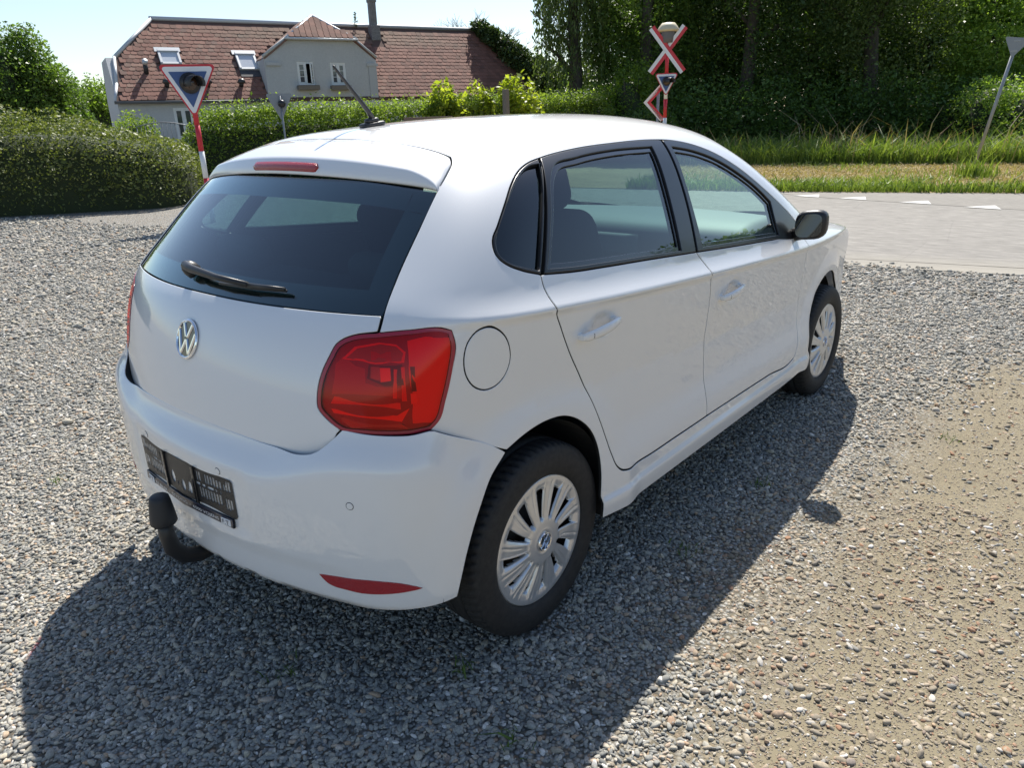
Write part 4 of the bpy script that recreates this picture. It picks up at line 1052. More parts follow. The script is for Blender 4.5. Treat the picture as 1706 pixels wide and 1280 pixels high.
# road, its shark-tooth markings, the verge beyond
def sheet(name, pts, z, m, kind='structure'):
    return tag(mesh_obj(name, [(p[0], p[1], z) for p in pts], [tuple(range(len(pts)))], m), kind=kind)
asph = mat('asphalt', rough=.9); g = G(asph); P = g.pos(); n1 = g.noise(180, 4, .7); n2 = g.noise(1.1, 5, .65)
base = g.ramp(n1, [(.32, (.155, .148, .136)), (.55, (.215, .206, .190)), (.75, (.29, .277, .255))])
sepx = g.n('ShaderNodeSeparateXYZ'); g.l(P, sepx.inputs[0])
base = g.mix(base, g.ramp(n2, [(.3, (.82, .80, .78)), (.7, (1.15, 1.13, 1.1))]), 1.0, 'MULTIPLY')
edge = g.math('SUBTRACT', 1.0, g.math('MULTIPLY', g.math('SUBTRACT', g.math('ADD', sepx.outputs[0], g.math('MULTIPLY', sepx.outputs[1], .21)), 6.2), g.math('ADD', .5, n2)), True)
base = g.mix(base, (.31, .285, .235), g.math('MULTIPLY', edge, .8)); g.l(base, g.b.inputs['Base Color']); g.bump(n1, .4, .006)
cv = g.n('ShaderNodeTexVoronoi', feature='DISTANCE_TO_EDGE', i_Scale=.55); wv = g.n('ShaderNodeVectorMath', operation='ADD'); nz3 = g.n('ShaderNodeTexNoise', i_Scale=1.3, i_Detail=6.0)
g.l(P, wv.inputs[0]); g.l(nz3.outputs['Color'], wv.inputs[1]); g.l(wv.outputs[0], cv.inputs['Vector'])
crack = g.ramp(cv.outputs[0], [(.0, (.62, .62, .62)), (.005, (1, 1, 1))]); g.l(g.mix(base, crack, .35, 'MULTIPLY'), g.b.inputs['Base Color'])
sheet('road', [(14.5, -40), (6.22+.21*40, -40), (7.27, -5), (6.43, -1), (6.22, 0), (5.85, 2), (5.4, 5), (5.2, 7), (12.0, 9.5), (12.1, 8), (12.9, 3.2), (14.1, -.6), (14.7, -3), (20, -24)], .004, asph)
pave = mat('pale_pavement', rough=.92); g = G(pave); n1 = g.noise(120, 4, .7); n2 = g.noise(1.6, 4, .6)
g.l(g.mix(g.ramp(n1, [(.3, (.165, .156, .142)), (.7, (.25, .238, .218))]), g.ramp(n2, [(.3, (.85, .84, .82)), (.7, (1.1, 1.08, 1.05))]), 1.0, 'MULTIPLY'), g.b.inputs['Base Color']); g.bump(n1, .3, .005)
sheet('pavement', [(12.55, 3.2), (12.15, 2.2), (11.60, -.6), (11.4, -2.2), (10.4, -14), (16, -14), (14.75, -3), (14.15, -.6), (12.95, 3.2)], .008, pave)
paint = mat('road_paint', rough=.8); g = G(paint); n1 = g.noise(60, 5, .75); g.l(g.ramp(n1, [(.32, (.26, .25, .235)), (.52, (.58, .57, .54))]), g.b.inputs['Base Color'])
for i, (px, y) in enumerate(((1350, 327), (1441, 332), (1537, 339), (1645, 346), (1765, 354))):
    c = {1350: (12.37, 2.62), 1441: (12.27, 1.80), 1537: (12.02, .76), 1645: (11.72, -.22), 1765: (11.4, -1.25)}[px]
    t_ = Vector((-.22, -.975, 0)); nrm = Vector((.975, -.22, 0)); c = Vector((*c, 0))
    sheet('road_marking', [c-t_*.26-nrm*.16, c+t_*.26-nrm*.16, c+nrm*.30], .012, paint)

GRASS = leaf_material('verge_grass', (0.087, 0.138, 0.026), (0.174, 0.246, 0.051), (0.319, 0.377, 0.102), .35, .55, .35)
DRYGRASS = leaf_material('dry_grass', (0.230, 0.172, 0.081), (0.380, 0.299, 0.149), (0.483, 0.402, 0.230), .25, .7, .5)
SEEDHEAD = leaf_material('seed_heads', (.25, .17, .09), (.36, .27, .16), (.45, .37, .24), .25, .7, .5)
vg = mat('verge_soil', rough=1.0); g = G(vg); P = g.pos(); n1 = g.noise(24, 6, .75); n2 = g.noise(.55, 4, .6)
g.l(g.mix(g.ramp(n1, [(.3, (.20, .145, .075)), (.55, (.33, .25, .13)), (.75, (.43, .35, .20))]), g.ramp(n1, [(.3, (.07, .09, .025)), (.7, (.17, .19, .06))]), g.math('MULTIPLY', g.math('SUBTRACT', n2, .5), 4, True)), g.b.inputs['Base Color']); g.bump(n1, .8, .03)
sheet('verge', [(12.9, 3.25), (14.1, -.55), (14.7, -2.95), (17, -14), (60, -40), (90, 40), (40, 70), (24, 30), (12.8, 16), (12.2, 8)], .010, vg)
edge_pts = [np.array(p) for p in ((12.35, 6.5), (12.9, 3.25), (14.1, -.55), (14.7, -2.95), (16.0, -9))]
def verge_pts(n, off0, off1):
    """points in a band parallel to the road edge"""
    L = [np.linalg.norm(b-a) for a, b in zip(edge_pts, edge_pts[1:])]; cum = np.r_[0, np.cumsum(L)]
    u = rng.uniform(0, cum[-1], n); x = np.interp(u, cum, [p[0] for p in edge_pts]); y = np.interp(u, cum, [p[1] for p in edge_pts])
    o = rng.uniform(off0, off1, n); return np.stack([x+o*.93, y+o*.33, np.full(n, .01)], 1)
fr = lambda P, sc, sd_: vnoise(P[:, :2], sc, sd_)
bl = []
p_ = verge_pts(15000, 0, .9); p_ = p_[fr(p_, .9, 1) > .22]; bl.append(blades(p_, .15, .016, .5))
p_ = verge_pts(9000, .7, 3.0); p_ = p_[fr(p_, .7, 2) > .45]; bl.append(blades(p_, .09, .013, .6))
p_ = verge_pts(6000, 3.0, 8.0); p_ = p_[fr(p_, .5, 2) > .60]; bl.append(blades(p_, .10, .014, .6))
p_ = verge_pts(60000, 7.6, 12.5); p_ = p_[(fr(p_, .7, 5) > .15)]; bl.append(blades(p_, .40, .026, .45))
q_ = verge_pts(30000, .5, 11.0); q_ = q_[((q_[:, 1]+.33*(q_[:, 0]-14)) < -1.0+.9*fr(q_, .8, 9)) ]; bl.append(blades(q_, .45, .024, .45))
tag(quads_obj('verge_grass', np.concatenate(bl), GRASS), kind='stuff')
p_ = verge_pts(46000, .5, 8.4); tag(quads_obj('mown_grass', blades(p_, .05, .016, 1.1), DRYGRASS), kind='stuff')
p_ = verge_pts(1500, 7.5, 12); p_ = p_[fr(p_, .5, 12) > .5]
q_ = verge_pts(700, 2.5, 11.0); q_ = q_[(q_[:, 1]+.33*(q_[:, 0]-14)) < -.9]
tag(quads_obj('tall_dry_grass', np.concatenate([blades(p_, .72, .016, .35), blades(q_, .85, .018, .35)]), SEEDHEAD), kind='stuff')
wf = mat('woodland_soil', rough=1.0); g = G(wf); n1 = g.noise(9, 6, .7); g.l(g.ramp(n1, [(.3, (.030, .026, .016)), (.7, (.075, .065, .035))]), g.b.inputs['Base Color']); g.bump(n1, .8, .05)
sheet('woodland_floor', [(22.5, 30), (23.2, 14), (24.6, 6.5), (25.8, 3), (27.0, -3), (29.5, -10), (70, -30), (90, 40), (40, 70)], .016, wf)

# ---------------------------------------------------------------- plants
def leaf_quads(P, size, up=.35, droop=0.0, aspect=.55):
    """rhombic leaves at points P with random facing"""
    n = len(P); N = rng.normal(0, 1, (n, 3)); N[:, 2] = np.abs(N[:, 2])+up; N /= np.linalg.norm(N, axis=1, keepdims=True)
    A = rng.normal(0, 1, (n, 3)); A[:, 2] -= droop*3; A -= N*(A*N).sum(1, keepdims=True); A /= np.linalg.norm(A, axis=1, keepdims=True); B = np.cross(N, A)
    s = size*np.exp(rng.normal(0, .28, n))[:, None]
    return np.stack([P-A*s*.5, P+B*s*aspect*.5, P+A*s*.5, P-B*s*aspect*.5], 1)
def blob_points(n, c, rad, shell=.55, lump=.22, seed=0):
    """points in an uneven ellipsoid, denser towards its skin"""
    D = rng.normal(0, 1, (n, 3)); D /= np.linalg.norm(D, axis=1, keepdims=True)
    r = rng.uniform(shell**3, 1, n)**(1/3)
    # lumps
    K = np.random.RandomState(seed).normal(0, 1, (14, 3)); K /= np.linalg.norm(K, axis=1, keepdims=True)
    b = np.max(D@K.T, axis=1); r = r*(1-lump+lump*1.6*np.clip((b-.62)/.38, 0, 1)**.7)
    return np.array(c)+D*r[:, None]*np.array(rad)
def core(name, c, rad, m, parent, seed=0, lump=.18, k=.80):
    bm = bmesh.new(); bmesh.ops.create_icosphere(bm, subdivisions=3, radius=1.0)
    for v in bm.verts:
        f = k*(1+lump*noise.noise(v.co*1.7+Vector((seed*3.1, seed, 0)))); v.co = Vector((c[0]+v.co.x*rad[0]*f, c[1]+v.co.y*rad[1]*f, c[2]+v.co.z*rad[2]*f))
    return bm_obj(name, bm, m, parent, True)
INNER = mat('inner_shade_dark', (.030, .042, .016), .95)  # shade among the leaves, put into the colour of added solid cores
BARK = mat('bark', rough=.95); g = G(BARK); bn = g.noise(14, 6, .7); g.l(g.ramp(bn, [(.3, (.045, .038, .030)), (.7, (.13, .11, .085))]), g.b.inputs['Base Color']); g.bump(bn, .8, .03)
L_DARK = leaf_material('dark_leaves', (0.055, 0.100, 0.026), (0.096, 0.165, 0.041), (0.163, 0.265, 0.070), 0.42, .45, .25)
L_MID = leaf_material('mid_leaves', (0.065, 0.112, 0.026), (0.112, 0.186, 0.041), (0.186, 0.278, 0.065), 0.45, .45, .3)
L_BRIGHT = leaf_material('bright_leaves', (0.088, 0.150, 0.022), (0.150, 0.237, 0.037), (0.237, 0.325, 0.062), .5, .45, .4)
L_YELLOW = leaf_material('yellow_green_leaves', (.18, .23, .02), (.30, .35, .045), (.42, .45, .09), .55, .45, .5)
L_HEDGE = leaf_material('hedge_leaves', (0.085, 0.116, 0.031), (0.163, 0.194, 0.059), (0.287, 0.302, 0.116), .32, .5, .7)
L_HEDGE2 = leaf_material('fresh_hedge_leaves', (0.081, 0.131, 0.022), (0.175, 0.250, 0.044), (0.312, 0.400, 0.088), .48, .5, .7)
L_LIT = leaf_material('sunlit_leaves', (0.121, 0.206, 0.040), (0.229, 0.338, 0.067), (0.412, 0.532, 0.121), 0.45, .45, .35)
L_MID2 = leaf_material('deep_green_leaves', (.040, .075, .022), (.066, .115, .034), (.12, .18, .05), .42, .45, .22)
L_WILLOW = leaf_material('willow_leaves', (0.070, 0.111, 0.036), (0.121, 0.172, 0.056), (0.212, 0.272, 0.101), .40, .5, .3)
L_IVY = leaf_material('ivy_leaves', (0.030, 0.057, 0.018), (0.053, 0.087, 0.030), (0.105, 0.150, 0.053), .25, .4, .5)
def limbs(name, base, top, r, parent, n=6, spread=2.2, seed=1):
    bm = bmesh.new(); r_ = random.Random(seed); base = Vector(base); top = Vector(top)
    pts = [base.lerp(top, t)+Vector((r_.gauss(0, .08), r_.gauss(0, .08), 0))*(t > 0) for t in (0, .2, .4, .6, .8, 1)]
    tube_bm(bm, pts, [r*1.25, r, r*.85, r*.65, r*.42, r*.15], 10)
    for i in range(n):
        t = .35+.6*i/n; p = base.lerp(top, t); a = r_.uniform(0, 6.28); L = spread*(1.15-t)*r_.uniform(.7, 1.2)
        q = p+Vector((math.cos(a)*L, math.sin(a)*L, L*r_.uniform(.5, .9)))
        tube_bm(bm, [p, p.lerp(q, .5)+Vector((0, 0, .05*L)), q], [r*.45*(1.1-t), r*.3*(1.1-t), r*.08], 7)
    return bm_obj(name, bm, BARK, parent, True)
def tree(label, base, h, rad, m, n, leaf, group=None, low=.12, lobes=7, seed=1, cat='tree', inner=True, trunk_r=.22, extra=0):
    t = empty('tree', base); tag(t, label, cat, group); r_ = random.Random(seed); Q = []
    zc_ = h*(low+(1-low)/2); zr = h*(1-low)/2
    limbs('trunk', (0, 0, 0), (0, 0, h*.9), trunk_r, t, 9, rad*.9, seed)
    main = [((0, 0, zc_), (rad*.78, rad*.78, zr*.95))]
    for i in range(lobes):
        a = 6.283*i/lobes+r_.uniform(-.4, .4); e_ = r_.uniform(-.75, .85); k = math.sqrt(max(.05, 1-e_*e_))
        main.append(((math.cos(a)*rad*.62*k, math.sin(a)*rad*.62*k, zc_+zr*.72*e_), (rad*r_.uniform(.36, .56),)*2+(zr*r_.uniform(.20, .34),)))
    vol = [a[1][0]*a[1][2] for a in main]; tot = sum(vol)
    for i, (c, rr) in enumerate(main): Q.append(blob_points(int(n*vol[i]/tot), c, rr, .62, .42, seed*20+i))
    Q = np.concatenate(Q)
    quads_obj('crown', leaf_quads(Q, leaf, .3, .2), m, t)
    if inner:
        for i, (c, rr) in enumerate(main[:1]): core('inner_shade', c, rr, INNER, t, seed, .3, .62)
    return t
def hedge(label, name, pts, n, m, leaf, cat='hedge', group=None, shoots=0):
    """pts: (x, y, half width, height) stations; a rounded body of leaves over a dark core"""
    o = empty(name, (pts[0][0], pts[0][1], 0)); tag(o, label, cat, group); org = np.array([pts[0][0], pts[0][1], 0])
    P = np.array(pts, float); L = np.r_[0, np.cumsum(np.linalg.norm(np.diff(P[:, :2], axis=0), axis=1))]
    def station(u): return [np.interp(u, L, P[:, i]) for i in range(4)]
    u = rng.uniform(-P[0, 2]*.6, L[-1]+P[-1, 2]*.6, n); x, y, w, h = station(u)
    over = np.maximum(-u, u-L[-1]); endk = np.sqrt(np.clip(1-(np.maximum(over, 0)/(P[0, 2]*.6))**2, .02, 1))
    d = P[-1, :2]-P[0, :2]; d = d/np.linalg.norm(d); nrm = np.array([-d[1], d[0]])
    x = x+np.where(u < 0, u*d[0], 0)+np.where(u > L[-1], (u-L[-1])*d[0], 0); y = y+np.where(u < 0, u*d[1], 0)+np.where(u > L[-1], (u-L[-1])*d[1], 0)
    a = rng.uniform(0, math.pi, n); k = 1-.30*rng.random(n)**2.2
    lump = 1+.10*(vnoise(np.stack([u, a*1.5], 1), 1.4, 21)-.5)*2+.07*(vnoise(np.stack([u, a*1.5], 1), 4.0, 22)-.5)*2
    pw = lambda q, e_: np.sign(q)*np.abs(q)**e_
    lat = pw(np.cos(a), .55)*w*k*endk*lump; z = pw(np.sin(a), .60)*h*k*(.35+.65*endk)*lump+.02
    Q = np.stack([x+nrm[0]*lat, y+nrm[1]*lat, np.maximum(z, .02)], 1)-org
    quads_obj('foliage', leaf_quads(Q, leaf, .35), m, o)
    # added dark solid core that blocks light through the leaves
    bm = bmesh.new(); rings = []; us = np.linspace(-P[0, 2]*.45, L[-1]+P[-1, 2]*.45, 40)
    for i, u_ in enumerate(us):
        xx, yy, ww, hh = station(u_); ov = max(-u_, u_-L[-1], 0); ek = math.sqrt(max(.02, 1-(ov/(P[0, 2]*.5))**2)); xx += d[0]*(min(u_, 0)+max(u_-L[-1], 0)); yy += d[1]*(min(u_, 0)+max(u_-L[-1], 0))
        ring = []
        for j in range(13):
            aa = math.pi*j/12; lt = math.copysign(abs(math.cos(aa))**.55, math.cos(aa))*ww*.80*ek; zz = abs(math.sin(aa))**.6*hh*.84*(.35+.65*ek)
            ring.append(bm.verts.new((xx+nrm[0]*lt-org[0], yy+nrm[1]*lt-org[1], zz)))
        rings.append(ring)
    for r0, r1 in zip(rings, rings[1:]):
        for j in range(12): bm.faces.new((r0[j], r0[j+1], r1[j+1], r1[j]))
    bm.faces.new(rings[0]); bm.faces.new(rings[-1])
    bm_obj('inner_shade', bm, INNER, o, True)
    if shoots:
        u = rng.uniform(0, L[-1], shoots); x, y, w, h = station(u); lt = rng.uniform(-.8, .8, shoots)*w
        B = np.stack([x+nrm[0]*lt, y+nrm[1]*lt, h*.90], 1)-org
        S_ = []
        for j in range(7): S_.append(B+np.stack([rng.normal(0, .03, shoots), rng.normal(0, .03, shoots), .06+.055*j*np.exp(rng.normal(0, .25, shoots))], 1))
        quads_obj('young_shoots', leaf_quads(np.concatenate(S_), leaf*.85, .5), m, o)
    return o
def shrub(label, base, h, rad, m, n, leaf, cat='shrub', group=None, seed=1, name='shrub', inner=True):
    o = empty(name, base); tag(o, label, cat, group)
    bm = bmesh.new(); r_ = random.Random(seed)
    for i in range(6):
        a = r_.uniform(0, 6.28); tube_bm(bm, [(0, 0, 0), (math.cos(a)*rad*.25, math.sin(a)*rad*.25, h*.5), (math.cos(a)*rad*.5, math.sin(a)*rad*.5, h*.85)], [.03, .02, .006], 6)
    bm_obj('stems', bm, BARK, o, True)['kind'] = 'stuff'
    Q = [blob_points(int(n*.5), (0, 0, h*.5), (rad*.85, rad*.85, h*.5), .5, .3, seed)]
    for i in range(6):
        a = r_.uniform(0, 6.28); z = r_.uniform(.35, .85); Q.append(blob_points(int(n*.5/6), (math.cos(a)*rad*.55, math.sin(a)*rad*.55, h*z), (rad*.4, rad*.4, h*.2), .3, .3, seed+i))
    Q = np.concatenate(Q); Q = Q[Q[:, 2] > .03]
    quads_obj('foliage', leaf_quads(Q, leaf, .4), m, o)
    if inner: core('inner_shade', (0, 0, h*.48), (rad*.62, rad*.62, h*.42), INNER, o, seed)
    return o
# clipped hedge at the left edge of the gravel
A_, B_ = np.array([1.1, 17.9]), np.array([6.05, 14.3])
hedge('broad dark clipped hedge with a rounded end, beside the striped sign pole', 'clipped_hedge', [(A_[0]+(B_-A_)[0]*t, A_[1]+(B_-A_)[1]*t, 1.6+0*t, h_) for t, h_ in ((-.9, 1.84), (0, 1.84), (.35, 1.84), (.62, 1.80), (.84, 1.66), (1.0, 1.40))], 60000, L_HEDGE, .062)
# long hedge in front of the house
hp = [place(330, 19.6), place(480, 20.2), place(640, 21.6), place(800, 23.4), place(1000, 26)]
hedge('long leafy hedge with fresh bright tops running in front of the house', 'garden_hedge', [(p.x, p.y, .75, h_) for p, h_ in zip(hp, (1.72, 1.80, 1.78, 1.95, 2.0))], 42000, L_HEDGE2, .075, shoots=3200)
q = place(222, 21); shrub('round green shrub between the clipped hedge and the house wall', q, 1.95, .75, L_HEDGE2, 5000, .07, seed=4)
for i, (px, y, d, rad, lab) in enumerate(((738, 140, 22.5, .55, 'tallest yellow-green sapling standing against the tiled roof'), (772, 158, 22.5, .40, 'small yellow-green sapling, lowest of those against the tiled roof'), (800, 138, 23, .50, 'yellow-green sapling in the middle of the tiled roof front'), (868, 128, 23.5, .75, 'broad yellow-green sapling beside the dark wooden post'))):
    shrub(lab, place(px, d), height(px, y, d), rad*1.15, L_YELLOW, 1500 if rad < .6 else 2600, .15, 'sapling', 'young trees behind the hedge', 30+i, 'sapling', False)
q = place(925, 27); shrub('grey-green bush growing in front of the little glasshouse', q, 2.3, 1.1, L_HEDGE2, 5000, .09, seed=8)
q = place(1000, 27); shrub('light green bush at the foot of the willow', q, 2.5, 1.2, L_BRIGHT, 5500, .10, seed=9)
# left background
for i, (px, y, d, rad, m, lab) in enumerate(((15, 38, 38, 2.6, L_MID, 'tall leafy tree at the left edge of the picture'), (82, 55, 39, 1.6, L_MID, 'leafy tree with feathery top, second from the left edge'), (-60, 30, 40, 4.0, L_MID, 'big leafy tree half outside the left edge'), (122, 112, 42, 1.2, L_MID, 'lower bright green tree to the left of the house'), (168, 130, 48, 1.9, L_BRIGHT, 'small sunlit yellow-green tree close to the house corner'))):
    tree(lab, place(px, d), height(px, y, d), rad, m, 15000 if i < 3 else 9000, .16, 'trees left of the house', .04, 8, 60+i)
# wood on the right
wood = [(1072, 32, 10.5, 2.6, L_MID, 'dark tree standing next to the weeping willow'), (1150, 34, 12, 3.4, L_DARK, 'dark tree rising behind the railway crossing sign'), (1245, 31.5, 12, 3.6, L_DARK, 'dark dense tree to the right of the crossing sign'), (1345, 33, 12, 3.8, L_DARK, 'dark dense tree in the middle of the wood'), (1445, 31, 11.5, 3.6, L_DARK, 'dark dense tree, third to the right of the crossing sign'), (1540, 33.5, 11, 3.7, L_MID, 'dark tree to the left of the leaning pole'), (1635, 31.5, 7.4, 2.7, L_LIT, 'lighter green tree behind the leaning pole'), (1735, 31, 5.4, 2.4, L_LIT, 'lighter green tree at the right edge of the picture')]
for i, (px, d, h_, rad, m, lab) in enumerate(wood):
    tree(lab, place(px, d+(1.6 if i % 2 else -.8)), h_, rad*.94, (m if m is not L_DARK else (L_DARK, L_WILLOW, L_MID2)[i % 3]), 46000, .115, 'trees of the wood beyond the road', .05, 9, 100+i, trunk_r=.28, inner=False)
for i, (px, d, h_, rad, lab) in enumerate(((1085, 42, 14, 4.0, 'tall dark tree deep in the wood, behind the tree next to the willow'), (1190, 43, 14, 4.6, 'tall dark tree deep in the wood, just right of the crossing sign'), (1320, 43, 14, 4.6, 'tall dark tree deep in the wood, above the front side window'), (1450, 42, 13, 4.4, 'tall dark tree deep in the wood, above the door mirror and road markings'), (1580, 44, 10, 4.0, 'dark tree deep in the wood, left of the gap showing sky'))):
    tree(lab, place(px, d), h_, rad, L_DARK, 14000, .22, 'trees deep in the wood', .02, 8, 140+i, trunk_r=.3)
for i, (px, y, d, rad, m, lab) in enumerate(((1048, 105, 27, 1.0, L_BRIGHT, 'bright green bush glowing left of the crossing sign'), (1085, 178, 26, 1.2, L_DARK, 'dark undergrowth bush behind the foot of the crossing sign'), (1295, 205, 27.5, .9, L_MID, 'low weedy bush at the edge of the dark wood'), (1600, 150, 28, 1.9, L_MID, 'bramble bush to the left of the leaning pole top'), (1668, 125, 26, 1.9, L_LIT, 'sunlit bramble bush behind the leaning pole'), (1740, 130, 24, 1.7, L_LIT, 'bramble bush at the right picture edge'))):
    shrub(lab, place(px, d), height(px, y, d), rad, m, 6500, .085, 'bush', 'bushes in front of the wood', 80+i)
UNDER = []
for px, d in ((1140, 28.5), (1200, 28.2), (1260, 28.6), (1330, 28.2), (1400, 28.6), (1470, 28.2), (1540, 28.5), (1600, 28.2), (1660, 28.4), (1720, 28)):
    b = place(px, d); UNDER.append(blob_points(3000, (b.x, b.y, 1.1), (1.7, 1.7, 1.5), .3, .3, px))
Q = np.concatenate(UNDER); Q = Q[Q[:, 2] > .05]
tag(quads_obj('undergrowth', leaf_quads(Q, .12, .3), L_DARK), kind='stuff')
Q = []
for k in range(34):
    b = ahead(37+2.5*math.sin(k*1.7), -1.5+k*1.15); Q.append(blob_points(2200, (b.x, b.y, 1.5), (1.6, 1.6, 2.5), .2, .3, k))
Q = np.concatenate(Q); Q = Q[Q[:, 2] > .05]
tag(quads_obj('thicket', leaf_quads(Q, .24, .3), L_DARK), kind='stuff')
# weeping willow: curtains of hanging twigs
def willow():
    b = place(955, 31); t = empty('willow_tree', b); tag(t, 'weeping willow with long hanging curtains of leaves beside the sky gap', 'tree')
    limbs('trunk', (0, 0, 0), (0, 0, 9), .30, t, 12, 2.2, 5)
    Q = []; r_ = np.random.RandomState(3)
    for i in range(150):
        a = r_.uniform(0, 6.283); rr = r_.uniform(.2, 1)**.6*1.45; top = r_.uniform(6.0, 9.6)-(rr*.4); L = r_.uniform(2.2, 5.8)
        cx_, cy_ = math.cos(a)*rr, math.sin(a)*rr; k = int(L*26); s = r_.uniform(0, 1, k)
        Q.append(np.stack([cx_*(1+.10*s)+r_.normal(0, .07, k), cy_*(1+.10*s)+r_.normal(0, .07, k), np.maximum(top-L*s, 1.4)], 1))
    quads_obj('crown', leaf_quads(np.concatenate(Q), .17, 0, 1.2, .32), L_WILLOW, t)
    bm = bmesh.new()
    for i in range(60):
        a = r_.uniform(0, 6.283); rr = r_.uniform(.3, 1)*1.25; tube_bm(bm, [(math.cos(a)*rr*.3, math.sin(a)*rr*.3, r_.uniform(7, 9)), (math.cos(a)*rr, math.sin(a)*rr, r_.uniform(6.5, 8.5)), (math.cos(a)*rr*1.1, math.sin(a)*rr*1.1, r_.uniform(3.6, 5.5))], [.03, .010, .003], 4)
    bm_obj('hanging_twigs', bm, BARK, t)['kind'] = 'stuff'
willow()
def bare_tree():
    b = place(806, 44); t = empty('bare_tree', b); tag(t, 'leafless tree showing its twigs above the right end of the roof', 'tree')
    bm = bmesh.new(); r_ = random.Random(11)
    def br(p, d_, L, r, lev):
        q = p+d_*L; tube_bm(bm, [p, p.lerp(q, .5)+Vector((r_.gauss(0, .04), r_.gauss(0, .04), 0))*L, q], [r, r*.8, r*.6], 5, False)
        if lev == 0: return
        for _ in range(3 if lev > 1 else 4):
            nd = (d_+Vector((r_.gauss(0, .5), r_.gauss(0, .5), r_.uniform(-.1, .35)))).normalized(); br(q, nd, L*r_.uniform(.6, .8), r*.58, lev-1)
    br(Vector((0, 0, 0)), Vector((0, 0, 1)), 2.6, .14, 5)
    o = bm_obj('branches', bm, BARK, t)
    zmax = max(v.co.z for v in o.data.vertices); k = height(806, 22, 44)/zmax; o.scale = (k, k, k)
bare_tree()

# ---------------------------------------------------------------- the house
H0 = Vector((8.28, 23.6, 0)); HRZ = R(-19.1)
house = empty('house', H0, HRZ); tag(house, 'grey rendered house with a red tiled half-hipped roof and gabled front bay behind the hedge', 'house'); house.scale = (.975, 1, 1)
# local axes: x along the front, y into the house
RENDER = mat('grey_render', rough=.95); g = G(RENDER); n1 = g.noise(60, 5, .7); n2 = g.noise(.9, 5, .65)
g.l(g.mix(g.ramp(n2, [(.3, (.42, .43, .43)), (.7, (.52, .53, .53))]), g.ramp(n1, [(.3, (.9, .9, .9)), (.7, (1.06, 1.06, 1.06))]), 1.0, 'MULTIPLY'), g.b.inputs['Base Color']); g.bump(n1, .5, .01)
WHITEWOOD = mat('white_woodwork', (.72, .73, .72), .5)
ZINC = mat('zinc_flashing', (.52, .54, .56), .5, .2)
TILE = mat('clay_tile', rough=.85); g = G(TILE); oi = g.n('ShaderNodeObjectInfo'); ge = g.n('ShaderNodeNewGeometry')
f = g.math('FRACT', g.math('ADD', oi.outputs['Random'], g.math('MULTIPLY', ge.outputs['Random Per Island'], .73)))
tc_ = g.ramp(f, [(0, (.155, .075, .056)), (.35, (.215, .098, .072)), (.7, (.26, .122, .090)), (.9, (.27, .155, .115)), (1, (.17, .10, .08))])
n1 = g.noise(7, 6, .7); n2 = g.noise(.7, 4, .6)
tc_ = g.mix(tc_, g.ramp(n1, [(.3, (.84, .83, .82)), (.7, (1.10, 1.08, 1.05))]), 1.0, 'MULTIPLY')
tc_ = g.mix(tc_, (.20, .19, .13), g.math('MULTIPLY', g.math('SUBTRACT', n2, .52), 3.0, True)); g.l(tc_, g.b.inputs['Base Color'])
WOODBOX = mat('weathered_wood', rough=.9); g = G(WOODBOX); n1 = g.noise(20, 5, .7); g.l(g.ramp(n1, [(.3, (.13, .11, .09)), (.7, (.24, .21, .17))]), g.b.inputs['Base Color'])
ROOM = mat('dark_room', (.02, .02, .022), 1)
EZ, RN, RZ = 2.50, 2.56, 5.06                              # eaves height, ridge set-back, ridge height
def prism(name, poly, y0, y1, m, parent):
    n = len(poly); V = [(x, y0, z) for x, z in poly]+[(x, y1, z) for x, z in poly]
    Fs = [tuple(range(n))[::-1], tuple(range(n, 2*n))]+[(i, (i+1) % n, n+(i+1) % n, n+i) for i in range(n)]
    o = mesh_obj(name, V, Fs, m, parent); bm = bmesh.new(); bm.from_mesh(o.data); bmesh.ops.recalc_face_normals(bm, faces=bm.faces); bm.to_mesh(o.data); bm.free(); return o
def slab(name, pts, th, m, parent, vis=True):
    """a flat polygon with thickness downwards"""
    P = [Vector(p) for p in pts]; nrm = (P[1]-P[0]).cross(P[2]-P[0]).normalized(); nrm = nrm if nrm.z > 0 else -nrm; n = len(P)
    V = [tuple(p) for p in P]+[tuple(p-nrm*th) for p in P]; Fs = [tuple(range(n)), tuple(range(n, 2*n))[::-1]]+[(i, (i+1) % n, n+(i+1) % n, n+i) for i in range(n)]
    o = mesh_obj(name, V, Fs, m, parent); bm = bmesh.new(); bm.from_mesh(o.data); bmesh.ops.recalc_face_normals(bm, faces=bm.faces); bm.to_mesh(o.data); bm.free(); return o
